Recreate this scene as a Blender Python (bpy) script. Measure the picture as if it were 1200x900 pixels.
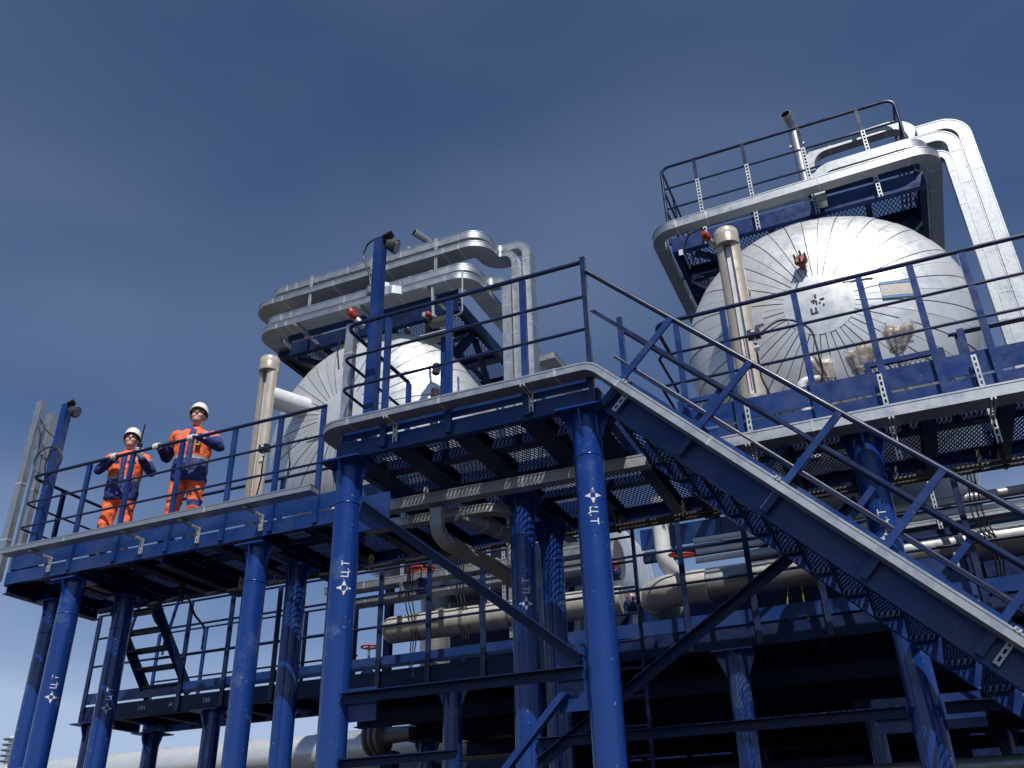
import bpy, math, random
from mathutils import Vector, Matrix, noise as mnoise
random.seed(7)
for o in list(bpy.data.objects): bpy.data.objects.remove(o, do_unlink=True)
scene = bpy.context.scene
COL = scene.collection
EYE = 1.6                      # eye height of the camera; every z below is measured from the eye
# ------------------------------------------------------------------ camera
def rad(a): return math.radians(a)
yaw, pitch, roll = rad(-22.847), rad(29.06), rad(-1.526)
fw = Vector((math.sin(yaw)*math.cos(pitch), math.cos(yaw)*math.cos(pitch), math.sin(pitch)))
rt = Vector((math.cos(yaw), -math.sin(yaw), 0)); up = rt.cross(fw)
r2 = rt*math.cos(roll)+up*math.sin(roll); u2 = up*math.cos(roll)-rt*math.sin(roll)
cd = bpy.data.cameras.new('camera'); cam = bpy.data.objects.new('camera', cd); COL.objects.link(cam)
cam.matrix_world = Matrix(((r2.x, u2.x, -fw.x, 0), (r2.y, u2.y, -fw.y, 0), (r2.z, u2.z, -fw.z, EYE), (0, 0, 0, 1)))
cd.sensor_width = 36; cd.lens = 1069.53/1200*36; cd.clip_end = 5000; cd.clip_start = .05
scene.camera = cam
# ------------------------------------------------------------------ light
SUN_EL, SUN_AZ = rad(55), rad(30)          # azimuth: to the right of straight behind the camera (-Y)
sd = Vector((math.sin(SUN_AZ)*math.cos(SUN_EL), -math.cos(SUN_AZ)*math.cos(SUN_EL), math.sin(SUN_EL)))
w = bpy.data.worlds.new('World'); scene.world = w; w.use_nodes = True
nt = w.node_tree; bg = nt.nodes['Background']
sky = nt.nodes.new('ShaderNodeTexSky'); sky.sky_type = 'NISHITA'; sky.sun_disc = False
sky.sun_elevation = SUN_EL; sky.sun_rotation = math.atan2(sd.x, sd.y)
sky.altitude = 100; sky.air_density = .80; sky.dust_density = .6; sky.ozone_density = 3.5
tint = nt.nodes.new('ShaderNodeMix'); tint.data_type = 'RGBA'; tint.blend_type = 'MULTIPLY'; tint.inputs[0].default_value = 1; tint.inputs[7].default_value = (.58, .85, 1.14, 1)   # cool white balance
nt.links.new(sky.outputs[0], tint.inputs[6]); 
# thin veil of high cirrus over the whole sky
tcw = nt.nodes.new('ShaderNodeTexCoord'); mpw = nt.nodes.new('ShaderNodeMapping'); mpw.inputs['Scale'].default_value = (1.0, 1.0, 2.6); mpw.inputs['Rotation'].default_value = (.3, .35, .5); mpw.inputs['Location'].default_value = (.35, .1, .6)
cn = nt.nodes.new('ShaderNodeTexNoise'); cn.inputs['Scale'].default_value = 1.3; cn.inputs['Detail'].default_value = 5; cn.inputs['Roughness'].default_value = .4; cn.inputs['Distortion'].default_value = .4
cr = nt.nodes.new('ShaderNodeMapRange'); cr.inputs[1].default_value = .32; cr.inputs[2].default_value = .75; cr.inputs[3].default_value = .022; cr.inputs[4].default_value = .085; cr.interpolation_type = 'SMOOTHSTEP'
sxz = nt.nodes.new('ShaderNodeSeparateXYZ'); ma = nt.nodes.new('ShaderNodeMath'); ma.operation = 'ADD'; ma.inputs[1].default_value = .07; ma.use_clamp = False
md = nt.nodes.new('ShaderNodeMath'); md.operation = 'DIVIDE'; mc = nt.nodes.new('ShaderNodeClamp'); mc.inputs[2].default_value = .75   # the veil looks thicker toward the horizon
nt.links.new(tcw.outputs['Generated'], sxz.inputs[0]); nt.links.new(sxz.outputs[2], ma.inputs[0])
cm = nt.nodes.new('ShaderNodeMix'); cm.data_type = 'RGBA'; cm.inputs[7].default_value = (7.6, 9.3, 12.4, 1)
nt.links.new(tcw.outputs['Generated'], mpw.inputs[0]); nt.links.new(mpw.outputs[0], cn.inputs['Vector']); nt.links.new(cn.outputs[0], cr.inputs[0]); mx_ = nt.nodes.new('ShaderNodeMath'); mx_.operation = 'MAXIMUM'; mx_.inputs[1].default_value = .08; nt.links.new(ma.outputs[0], mx_.inputs[0]); nt.links.new(cr.outputs[0], md.inputs[0]); mp2 = nt.nodes.new('ShaderNodeMath'); mp2.operation = 'POWER'; mp2.inputs[1].default_value = 2; nt.links.new(mx_.outputs[0], mp2.inputs[0]); nt.links.new(mp2.outputs[0], md.inputs[1]); nt.links.new(md.outputs[0], mc.inputs[0]); nt.links.new(mc.outputs[0], cm.inputs[0]); nt.links.new(tint.outputs[2], cm.inputs[6])
nt.links.new(cm.outputs[2], bg.inputs[0]); bg.inputs[1].default_value = .066
sl = bpy.data.lights.new('sun', 'SUN'); sl.energy = 4.4; sl.angle = rad(.53); sl.color = (1, .955, .89)
so = bpy.data.objects.new('sun', sl); COL.objects.link(so); so.location = (10, -20, 40)
so.rotation_euler = (-sd).to_track_quat('-Z', 'Y').to_euler()
scene.view_settings.view_transform = 'Standard'; scene.view_settings.look = 'None'
scene.view_settings.exposure = 0; scene.view_settings.gamma = 1; scene.view_settings.use_curve_mapping = False
scene.render.engine = 'CYCLES'
scene.cycles.max_bounces = 6; scene.cycles.diffuse_bounces = 3; scene.cycles.glossy_bounces = 3; scene.cycles.transparent_max_bounces = 8
# ------------------------------------------------------------------ materials
MATS = {}
def mat(name, c, rough=.5, metal=0, c2=None, scale=6, thr=(.4, .6), c3=None, scale3=40, amt3=.3, bump=0, bscale=60, stretch=None, spec=.5, rvar=.1, alpha=1, trans=0, voro=False, jitter=0, chip=None):
    m = bpy.data.materials.new(name); m.use_nodes = True; n = m.node_tree.nodes; l = m.node_tree.links
    b = n['Principled BSDF']; tc = n.new('ShaderNodeTexCoord'); mp = n.new('ShaderNodeMapping'); geo = n.new('ShaderNodeNewGeometry')
    l.new(geo.outputs['Position'], mp.inputs[0])
    if stretch: mp.inputs['Scale'].default_value = stretch
    col = None
    def rgb(c): 
        x = n.new('ShaderNodeRGB'); x.outputs[0].default_value = (*c, 1); return x.outputs[0]
    col = rgb(c)
    if c2:
        t = n.new('ShaderNodeTexNoise'); t.inputs['Scale'].default_value = scale; t.inputs['Detail'].default_value = 6; t.inputs['Roughness'].default_value = .62
        l.new(mp.outputs[0], t.inputs['Vector'])
        r = n.new('ShaderNodeMapRange'); r.inputs[1].default_value, r.inputs[2].default_value = thr; l.new(t.outputs[0], r.inputs[0])
        mx = n.new('ShaderNodeMix'); mx.data_type = 'RGBA'; l.new(r.outputs[0], mx.inputs[0]); l.new(col, mx.inputs[6]); l.new(rgb(c2), mx.inputs[7]); col = mx.outputs[2]
    if c3:
        t = n.new('ShaderNodeTexVoronoi' if voro else 'ShaderNodeTexNoise'); t.inputs['Scale'].default_value = scale3
        if not voro: t.inputs['Detail'].default_value = 4
        l.new(mp.outputs[0], t.inputs['Vector'])
        r = n.new('ShaderNodeMapRange'); r.inputs[1].default_value, r.inputs[2].default_value = (0, 1) if voro else (.45, .75); r.inputs[4].default_value = amt3; 
        if voro:
            sp = n.new('ShaderNodeSeparateColor'); l.new(t.outputs['Color'], sp.inputs[0]); l.new(sp.outputs[0], r.inputs[0])
        else: l.new(t.outputs[0], r.inputs[0])
        mx = n.new('ShaderNodeMix'); mx.data_type = 'RGBA'; l.new(r.outputs[0], mx.inputs[0]); l.new(col, mx.inputs[6]); l.new(rgb(c3), mx.inputs[7]); col = mx.outputs[2]
    if chip:      # small chips in the paint
        t = n.new('ShaderNodeTexNoise'); t.inputs['Scale'].default_value = 34; t.inputs['Detail'].default_value = 3; l.new(mp.outputs[0], t.inputs['Vector'])
        r = n.new('ShaderNodeMapRange'); r.inputs[1].default_value, r.inputs[2].default_value = .70, .73; l.new(t.outputs[0], r.inputs[0])
        mx = n.new('ShaderNodeMix'); mx.data_type = 'RGBA'; l.new(r.outputs[0], mx.inputs[0]); l.new(col, mx.inputs[6]); l.new(rgb(chip), mx.inputs[7]); col = mx.outputs[2]
    if jitter:
        oi = n.new('ShaderNodeObjectInfo'); r = n.new('ShaderNodeMapRange'); r.inputs[3].default_value = 1-jitter; r.inputs[4].default_value = 1+jitter; l.new(oi.outputs['Random'], r.inputs[0])
        hs = n.new('ShaderNodeHueSaturation'); l.new(r.outputs[0], hs.inputs['Value']); l.new(col, hs.inputs['Color']); col = hs.outputs[0]
    l.new(col, b.inputs['Base Color'])
    b.inputs['Metallic'].default_value = metal; b.inputs['Specular IOR Level'].default_value = spec
    t = n.new('ShaderNodeTexNoise'); t.inputs['Scale'].default_value = 9; t.inputs['Detail'].default_value = 5; l.new(mp.outputs[0], t.inputs['Vector'])
    r = n.new('ShaderNodeMapRange'); r.inputs[1].default_value = .3; r.inputs[2].default_value = .7; r.inputs[3].default_value = max(.02, rough-rvar); r.inputs[4].default_value = min(1, rough+rvar); l.new(t.outputs[0], r.inputs[0]); l.new(r.outputs[0], b.inputs['Roughness'])
    if bump:
        t = n.new('ShaderNodeTexNoise'); t.inputs['Scale'].default_value = bscale; t.inputs['Detail'].default_value = 5; l.new(mp.outputs[0], t.inputs['Vector'])
        bp = n.new('ShaderNodeBump'); bp.inputs['Strength'].default_value = bump; bp.inputs['Distance'].default_value = .02; l.new(t.outputs[0], bp.inputs['Height']); l.new(bp.outputs[0], b.inputs['Normal'])
    if alpha < 1: b.inputs['Alpha'].default_value = alpha
    if trans: b.inputs['Transmission Weight'].default_value = trans
    MATS[name] = m; return m
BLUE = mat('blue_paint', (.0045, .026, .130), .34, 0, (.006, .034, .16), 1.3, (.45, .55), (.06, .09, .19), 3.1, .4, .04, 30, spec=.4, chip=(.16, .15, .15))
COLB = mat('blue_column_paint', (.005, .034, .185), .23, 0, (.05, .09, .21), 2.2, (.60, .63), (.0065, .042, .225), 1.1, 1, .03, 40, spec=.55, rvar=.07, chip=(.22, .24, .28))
BLUE_SHADED = mat('blue_paint_shaded', (.003, .012, .058), .45, 0, (.005, .018, .08), 2, (.4, .6), (.03, .035, .05), 9, .4, .05, 30, spec=.25)  # darker copy of the blue, shade on the steelwork put into the colour
RAILB = mat('navy_rail_paint', (.005, .013, .055), .33, 0, (.008, .02, .08), 5, (.4, .6), (.05, .065, .10), 14, .3, spec=.5)
GALV = mat('galvanised_sheet', (.37, .395, .42), .47, .78, (.345, .365, .39), 2.5, (.35, .65), (.47, .49, .51), 60, .5, .03, 25, voro=True, jitter=.05)
ALU = mat('aluminium_cladding', (.66, .68, .69), .40, .40, (.60, .62, .63), 1.2, (.35, .65), (.52, .53, .53), 14, .25, .006, 3, jitter=.05)
ALUB = mat('aluminium_backing', (.10, .105, .11), .6, .3)
CREAM = mat('cream_enamel', (.52, .46, .385), .34, .25, (.46, .40, .33), 4, (.4, .65), (.30, .22, .15), 18, .35, spec=.5)
CREAMP = mat('cream_pipe_wrap', (.56, .55, .51), .42, .3, (.49, .48, .44), 3, (.4, .65), (.28, .25, .2), 20, .3, .1, 12)
STEELP = mat('dull_steel_pipe', (.33, .34, .34), .4, .6, (.27, .28, .28), 3, (.4, .6), (.4, .4, .4), 20, .4)
SLOT = mat('slotted_zinc_strut', (.55, .57, .58), .45, .5, (.45, .47, .48), 8, (.4, .6))
MOUTH_SHADE = mat('painted_mouth_shade', (.003, .003, .003), 1, spec=0)  # flat black painted in for the shade inside the vent mouths
BLACK = mat('black_rubber', (.012, .012, .013), .5, c2=(.02, .02, .02), scale=10)
DARK = mat('dark_grey_casing', (.03, .032, .035), .5, c2=(.05, .05, .05), scale=10)
RED = mat('red_enamel', (.42, .035, .02), .4, c2=(.30, .03, .02), scale=14, c3=(.15, .05, .03), scale3=40)
ORGV = mat('rusty_orange_flange', (.35, .12, .07), .55, c2=(.22, .08, .05), scale=30)
WHITE = mat('white_stencil_paint', (.62, .65, .70), .6, c2=(.05, .08, .2), scale=16, thr=(.56, .64))
STENK = mat('black_stencil_paint', (.02, .02, .022), .6)
PLATE = mat('name_plate', (.62, .57, .50), .45, c2=(.48, .45, .42), scale=45, thr=(.48, .52)); PLB = mat('name_plate_blue', (.10, .22, .42), .45, c2=(.14, .26, .45), scale=30)
BAG = mat('brown_wrap', (.40, .27, .16), .35, c2=(.58, .52, .46), scale=7, thr=(.45, .6), c3=(.2, .12, .07), scale3=15, amt3=.6, bump=.7, bscale=14)
CLEAR = mat('clear_plastic_film', (.75, .78, .82), .16, c2=(.6, .63, .68), scale=9, bump=.8, bscale=16, alpha=.25)
YEL = mat('yellow_green_cable', (.45, .42, .03), .5, c2=(.2, .32, .05), scale=25)
GROUND = mat('gravel_ground', (.075, .062, .047), .95, c2=(.05, .043, .034), scale=1.5, c3=(.11, .095, .075), scale3=30, amt3=.6, bump=.6, bscale=18)
CONC = mat('concrete', (.32, .31, .29), .9, c2=(.25, .24, .22), scale=4, bump=.3)
WHT = mat('white_paint', (.74, .75, .75), .4, c2=(.62, .63, .63), scale=3)
# clothing
ORANGE = mat('orange_workwear', (.84, .15, .045), .75, c2=(.72, .115, .035), scale=8, c3=(.9, .22, .09), scale3=22, amt3=.5, bump=.9, bscale=16)
NAVY = mat('navy_workwear', (.014, .022, .12), .75, c2=(.02, .032, .17), scale=8, bump=.9, bscale=16)
REFL = mat('reflective_tape', (.36, .35, .34), .5, c2=(.28, .27, .27), scale=20)
SKIN = mat('skin', (.60, .33, .25), .5, c2=(.53, .27, .20), scale=14); LIP = mat('lips', (.34, .13, .11), .5)
GLOVE = mat('white_glove', (.68, .66, .62), .85, c2=(.55, .53, .5), scale=25, bump=.5, bscale=60)
HELM = mat('white_helmet_shell', (.80, .79, .75), .3, c2=(.74, .73, .69), scale=6)
LENS = mat('tinted_lens', (.05, .045, .05), .1, spec=.8, alpha=.55)
BOOT = mat('black_boot', (.02, .02, .022), .5)
# ------------------------------------------------------------------ mesh builder
def V(*a): return Vector(a)
ZUP = V(0, 0, 1)
class MB:
    def __init__(s): s.v = []; s.f = []; s.mi = None
    def add(s, vs, fs):
        k = len(s.v); s.v += [Vector(p) for p in vs]; s.f += [tuple(i+k for i in q) for q in fs]; return s
    def box(s, x0, x1, y0, y1, z0, z1):
        return s.add([(x0, y0, z0), (x1, y0, z0), (x1, y1, z0), (x0, y1, z0), (x0, y0, z1), (x1, y0, z1), (x1, y1, z1), (x0, y1, z1)],
                     [(0, 3, 2, 1), (4, 5, 6, 7), (0, 1, 5, 4), (1, 2, 6, 5), (2, 3, 7, 6), (3, 0, 4, 7)])
    def sweep(s, pts, prof, upv=ZUP, cap=True, closed=False):
        pts = [Vector(p) for p in pts]; n = len(pts); upv = Vector(upv); rings = []; k0 = len(s.v); m = len(prof)
        tans = []
        for i in range(n):
            a = pts[i]-pts[i-1] if (i > 0 or closed) else None; b = pts[(i+1) % n]-pts[i] if (i < n-1 or closed) else None
            a = a.normalized() if a else None; b = b.normalized() if b else None
            tans.append(((a or b), (b or a)))
        t0 = (tans[0][0]+tans[0][1]).normalized(); uu = (upv-t0*upv.dot(t0)).normalized(); tp = t0
        for i in range(n):
            ta, tb = tans[i]; t = (ta+tb)
            t = t.normalized() if t.length > 1e-6 else tb
            q = tp.rotation_difference(t); uu = q @ uu; uu = (uu-t*uu.dot(t)).normalized(); tp = t
            sc = 1/max(.35, math.sqrt(max(0, (1+ta.dot(tb))/2))); side = t.cross(uu)
            bend = (tb-ta)
            for a, b in prof:
                off = side*a+uu*b
                if bend.length > 1e-4:
                    bn = bend.normalized(); off = off+bn*off.dot(bn)*(sc-1)
                s.v.append(pts[i]+off)
        for i in range(n if closed else n-1):
            for j in range(m):
                a = k0+i*m+j; b = k0+i*m+(j+1) % m; c = k0+((i+1) % n)*m+(j+1) % m; d = k0+((i+1) % n)*m+j
                s.f.append((a, b, c, d))
        if cap and not closed:
            s.f.append(tuple(k0+j for j in range(m))[::-1]); s.f.append(tuple(k0+(n-1)*m+j for j in range(m)))
        return s
    def bar(s, p0, p1, wd, h, upv=ZUP):
        if abs((Vector(p1)-Vector(p0)).normalized().dot(Vector(upv))) > .99: upv = V(0, 1, 0)
        return s.sweep([p0, p1], [(-wd/2, -h/2), (wd/2, -h/2), (wd/2, h/2), (-wd/2, h/2)], upv)
    def tube(s, pts, r, seg=10, upv=ZUP, cap=True, closed=False):
        pts = [Vector(p) for p in pts]
        if abs((pts[1]-pts[0]).normalized().dot(Vector(upv))) > .95: upv = V(0.02, 1, 0)
        return s.sweep(pts, [(r*math.cos(2*math.pi*i/seg), r*math.sin(2*math.pi*i/seg)) for i in range(seg)], upv, cap, closed)
    def lathe(s, p0, axis, prof, seg=24):
        """prof: (radius, distance along axis)"""
        axis = Vector(axis).normalized(); p0 = Vector(p0); a = axis.orthogonal().normalized(); b = axis.cross(a); k = len(s.v); n = len(prof)
        for r, d in prof:
            for i in range(seg):
                t = 2*math.pi*i/seg; s.v.append(p0+axis*d+(a*math.cos(t)+b*math.sin(t))*max(r, 1e-5))
        for i in range(n-1):
            for j in range(seg): s.f.append((k+i*seg+j, k+i*seg+(j+1) % seg, k+(i+1)*seg+(j+1) % seg, k+(i+1)*seg+j))
        s.f.append(tuple(k+j for j in range(seg))[::-1]); s.f.append(tuple(k+(n-1)*seg+j for j in range(seg)))
        return s
    def prism(s, poly, d):
        """poly: list of 3D points, extruded by vector d"""
        n = len(poly); d = Vector(d); P = [Vector(p) for p in poly]
        return s.add(P+[p+d for p in P], [tuple(range(n))[::-1], tuple(range(n, 2*n))]+[(i, (i+1) % n, n+(i+1) % n, n+i) for i in range(n)])
    def torus(s, c, axis, R, r, n=20, seg=6):
        axis = Vector(axis).normalized(); a = axis.orthogonal().normalized(); b = axis.cross(a); c = Vector(c)
        return s.tube([c+(a*math.cos(2*math.pi*i/n)+b*math.sin(2*math.pi*i/n))*R for i in range(n)], r, seg, axis, False, True)
    def mesh(s, name, m, org=V(0, 0, 0), smooth=None):
        me = bpy.data.meshes.new(name); off = Vector(org)
        me.from_pydata([tuple(p-off) for p in s.v], [], s.f); me.update()
        for mm in (m if isinstance(m, (list, tuple)) else [m]): me.materials.append(mm)
        if s.mi: me.polygons.foreach_set('material_index', s.mi)
        if smooth: me.polygons.foreach_set('use_smooth', [True]*len(me.polygons)); 
        return me
def fillet(pts, r, n=6):
    pts = [Vector(p) for p in pts]; out = [pts[0]]
    for i in range(1, len(pts)-1):
        a, b, c = pts[i-1], pts[i], pts[i+1]; d0 = (a-b).normalized(); d1 = (c-b).normalized(); ang = d0.angle(d1)
        t = min(r/math.tan(ang/2), (a-b).length*.49, (c-b).length*.49); rr = t*math.tan(ang/2)
        cen = b+(d0+d1).normalized()*(rr/math.sin(ang/2)); p0 = b+d0*t-cen; p1 = b+d1*t-cen; th = p0.angle(p1); ax = p0.cross(p1).normalized()
        for k in range(n+1): out.append(cen+Matrix.Rotation(th*k/n, 3, ax) @ p0)
    return out+[pts[-1]]
ORG = {}
def reg(o, org): ORG[o.name] = Vector(org)
def thing(name, base, label, cat, group=None):
    o = bpy.data.objects.new(name, None); COL.objects.link(o); o.empty_display_size = .2
    o.location = (base[0], base[1], base[2]+EYE); reg(o, base); o['label'] = label; o['category'] = cat
    if group: o['group'] = group
    return o
def autosmooth(me, ang=40):
    me.polygons.foreach_set('use_smooth', [True]*len(me.polygons)); me.set_sharp_from_angle(angle=rad(ang))
def part(name, mb, m, parent, smooth=None, label=None, kind=None):
    org = ORG[parent.name]; me = mb.mesh(name, m, org)
    if smooth: autosmooth(me, smooth)
    o = bpy.data.objects.new(name, me); COL.objects.link(o); o.parent = parent; reg(o, org)
    if label: o['label'] = label
    if kind: o['kind'] = kind
    return o
def inst(name, me, parent, pos, rot=None):
    o = bpy.data.objects.new(name, me); COL.objects.link(o); o.parent = parent; o.location = Vector(pos)-ORG[parent.name]
    if rot is not None: o.rotation_euler = rot
    reg(o, pos); return o
def solo(name, mb, m, label, cat, group=None, smooth=None, kind=None):
    c = sum(mb.v, Vector())/len(mb.v); zmin = min(p.z for p in mb.v); base = V(c.x, c.y, zmin)
    me = mb.mesh(name, m, base)
    if smooth: autosmooth(me, smooth)
    o = bpy.data.objects.new(name, me); COL.objects.link(o); o.location = base+V(0, 0, EYE); reg(o, base)
    if label: o['label'] = label
    if cat: o['category'] = cat
    if group: o['group'] = group
    if kind: o['kind'] = kind
    return o
def CH(h, b, t=.008):   # channel profile, web at a=0, flanges toward +a ; h vertical
    return [(0, -h/2), (b, -h/2), (b, -h/2+t), (t, -h/2+t), (t, h/2-t), (b, h/2-t), (b, h/2), (0, h/2)]
def IB(h, b, t=.009):
    return [(-b/2, -h/2), (b/2, -h/2), (b/2, -h/2+t), (t/2, -h/2+t), (t/2, h/2-t), (b/2, h/2-t), (b/2, h/2), (-b/2, h/2), (-b/2, h/2-t), (-t/2, h/2-t), (-t/2, -h/2+t), (-b/2, -h/2+t)]
def ANG(a, b, t=.007): return [(0, 0), (a, 0), (a, t), (t, t), (t, b), (0, b)]
# ------------------------------------------------------------------ expanded metal, shared by size
_EX = {}
def expanded(wx, wy, m=None, sx=.0195, st=.046, wd=.007, th=.012):
    m = m or RAILB; key = (round(wx, 3), round(wy, 3), m.name, sx, st)
    if key in _EX: return _EX[key]
    mb = MB(); nx = max(1, int(wx/sx)); ny = max(1, int(wy/st)); sx_ = wx/nx; st_ = wy/ny
    for j in range(nx+1):
        k0 = len(mb.v)
        for k in range(ny+1):
            sg = 1 if (k+j) % 2 == 0 else -1
            x = min(wx, max(0, j*sx_+sg*(sx_/2-wd*.2)))-wx/2; y = k*st_-wy/2; tl = sg*th*.25
            mb.v += [V(x-wd/2, y, -th/2), V(x+wd/2, y, -th/2+tl*.3), V(x+wd/2, y, th/2), V(x-wd/2, y, th/2+tl*.3)]
        for k in range(ny):
            for q in range(4):
                mb.f.append((k0+k*4+q, k0+k*4+(q+1) % 4, k0+k*4+4+(q+1) % 4, k0+k*4+4+q))
    me = mb.mesh('grating_panel', m); _EX[key] = me; return me
def grating(parent, x0, x1, y0, y1, z, m=None, name='grating_panel'):
    return inst(name, expanded(x1-x0, y1-y0, m), parent, ((x0+x1)/2, (y0+y1)/2, z))
# ------------------------------------------------------------------ ground
g = MB().box(-900, 900, -600, 1400, -EYE-.5, -EYE); go = solo('ground', g, GROUND, None, None, kind='structure')
# ------------------------------------------------------------------ steel structure
ZD, ZT = 3.535, 4.765          # deck level and top rail of the walkways
CR = .117                      # column radius
def bandquad(mb, c, r, f0, a0, a1, b0, b1):
    n = 3; k = len(mb.v)
    for i in range(n+1):
        a = a0+(a1-a0)*i/n
        for b in (b0, b1):
            t = f0+a/r
            for rr in (r+.0015, r+.003): mb.v.append(V(c[0]+rr*math.cos(t), c[1]+rr*math.sin(t), b))
    for i in range(n):
        q = k+i*4; mb.f += [(q+1, q+5, q+7, q+3), (q, q+2, q+6, q+4)]
LET = {'C': [(0, .14, 0, 1), (.55, .69, 0, 1), (0, .8, 0, .14), (.72, .84, -.22, .08)], '.': [(0, .15, 0, .15)], 'T': [(0, .8, .86, 1), (.33, .47, 0, 1)]}
def stencil(parent, cx, cy, z, down, m=None, s=.064):
    mb = MB(); f0 = math.atan2(-cy, -cx)+.1; t = .012
    for (a, b) in ((1, 0), (-1, 0), (0, 1), (0, -1)):      # four spikes round an open square
        for q in range(4):
            d0, d1 = .019+q*.0105, .019+(q+1)*.0105; h = .0165-q*.004
            if a: bandquad(mb, (cx, cy), CR, f0, min(a*d0, a*d1), max(a*d0, a*d1), z-h, z+h)
            else: bandquad(mb, (cx, cy), CR, f0, -h, h, z+min(b*d0, b*d1), z+max(b*d0, b*d1))
    u0 = .092
    for ch, wd in (('C', .8), ('.', .25), ('T', .8)):
        for (x0, x1, y0, y1) in LET[ch]:
            U0, U1, W0, W1 = u0+x0*s, u0+x1*s, (y0-.5)*s, (y1-.5)*s
            if down: bandquad(mb, (cx, cy), CR, f0, W0, W1, z-U1, z-U0)
            else: bandquad(mb, (cx, cy), CR, f0, -W1, -W0, z+U0, z+U1)
        u0 += (wd+.18)*s
    return part('stencil_mark', mb, WHITE, parent, kind='stuff')
def column(parent, x, y, ztop, capw=.36, r=CR, ring=True, star=None, zb=-EYE, m=None):
    m = m or COLB
    c = part('column', MB().lathe((x, y, zb), ZUP, [(r, 0), (r, ztop-zb-.016)], 28), m, parent, 40)
    part('cap_plate', MB().box(x-capw/2, x+capw/2, y-capw/2, y+capw/2, ztop-.016, ztop), m, c)
    for a, b in ((1, 0), (-1, 0), (0, 1), (0, -1)):
        R1 = capw/2-.012; d = V(a, b, 0); sd_ = V(-b, a, 0)*.005; p = V(x, y, 0)
        part('gusset', MB().prism([p+d*(r-.004)+V(0, 0, ztop-.0165)-sd_, p+d*R1+V(0, 0, ztop-.0165)-sd_, p+d*R1+V(0, 0, ztop-.05)-sd_, p+d*(r-.004)+V(0, 0, ztop-.26)-sd_], sd_*2), m, c)
    if ring: part('weld_ring', MB().lathe((x, y, ztop-.40), ZUP, [(r+.001, 0), (r+.005, .004), (r+.005, .010), (r+.001, .014)], 28), m, c, 60)
    if zb <= -EYE+.01:
        part('base_plate', MB().box(x-.2, x+.2, y-.2, y+.2, -EYE+.001, -EYE+.03), m, c)
    if star: stencil(c, x, y, star[0], star[1])
    return c
def beamx(parent, name, x0, x1, y, z0, z1, face=-1, m=None, b=.07):
    """channel along X with its web at y, flanges running to the back (face=-1) or front"""
    pr = CH(z1-z0, b); p0, p1 = (V(x1, y, (z0+z1)/2), V(x0, y, (z0+z1)/2)) if face < 0 else (V(x0, y, (z0+z1)/2), V(x1, y, (z0+z1)/2))
    # side vector = t x up ; for t=-X side=+Y
    return part(name, MB().sweep([p0, p1], pr), m or BLUE, parent)
def ibeam(parent, name, p0, p1, h, b, m=None, t=.009): return part(name, MB().sweep([p0, p1], IB(h, b, t)), m or BLUE_SHADED, parent)

# ---- main walkway : y 7.48 .. 8.92
wk = thing('elevated_walkway', (-3.5, 8.2, -EYE), 'long blue steel walkway on round columns behind the stair landing, with mesh deck', 'walkway')
WX0, WX1, WY0, WY1 = -9.88, 3.0, 7.48, 8.92
for x, y, st in ((-8.73, 7.5, (1.95, 0)), (-6.13, 7.5, None), (-3.09, 7.5, (2.22, 0)), (0.0, 7.5, (2.33, 0)), (2.9, 7.5, None)):
    column(wk, x, y, 3.262, star=st)
for x, y, st in ((-9.63, 8.05, None), (-8.73, 8.30, (1.95, 0)), (-6.2, 8.30, None), (-3.12, 8.32, None), (0.0, 8.5, None), (2.9, 8.5, None)):
    column(wk, x, y, 3.262, star=st)
XB = [-9.82, -8.73, -7.45, -6.13, -4.55, -3.09, -1.55, 0.0, 1.45, 2.9]
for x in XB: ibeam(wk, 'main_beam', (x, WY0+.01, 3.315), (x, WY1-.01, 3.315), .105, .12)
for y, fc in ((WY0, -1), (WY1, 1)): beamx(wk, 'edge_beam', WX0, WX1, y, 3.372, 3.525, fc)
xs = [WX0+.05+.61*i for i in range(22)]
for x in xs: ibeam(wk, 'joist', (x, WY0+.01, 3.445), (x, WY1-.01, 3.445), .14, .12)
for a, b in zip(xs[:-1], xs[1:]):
    part('stiffener', MB().box(a+.012, b-.012, 8.02, 8.14, 3.44, 3.515), BLUE_SHADED, wk)
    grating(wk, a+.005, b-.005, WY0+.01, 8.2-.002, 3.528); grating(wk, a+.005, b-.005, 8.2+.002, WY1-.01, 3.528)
def toe(parent, p0, p1, z0=3.552, z1=3.73, t=.006, m=None):
    return part('toe_board', MB().bar((p0[0], p0[1], (z0+z1)/2), (p1[0], p1[1], (z0+z1)/2), t, z1-z0), m or BLUE, parent)
xe = [-9.86, -8.85, -8.16, -7.4, -6.63, -5.99, -5.42, -4.4]
for a, b in zip(xe[:-1], xe[1:]): toe(wk, (a+.015, WY0+.012), (b-.015, WY0+.012))
for a, b in ((-9.86, -9.62), (-8.86, -7.0), (-7.0, -5.0), (-5.0, -3.0)): toe(wk, (a+.01, WY1-.012), (b-.01, WY1-.012))
toe(wk, (WX0+.01, WY0+.03), (WX0+.01, WY1-.03))
xr = [-1.5, -.96, -.30, .27, .70, 1.12, 1.75, 2.9]
for a, b in zip(xr[:-1], xr[1:]): toe(wk, (a+.012, WY0-.012), (b-.012, WY0-.012), 3.60, 3.80, .008)
for a, b in zip(xr[:-1], xr[1:]): toe(wk, (a+.012, WY0-.008), (b-.012, WY0-.008), 3.40, 3.575, .008)
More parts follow.
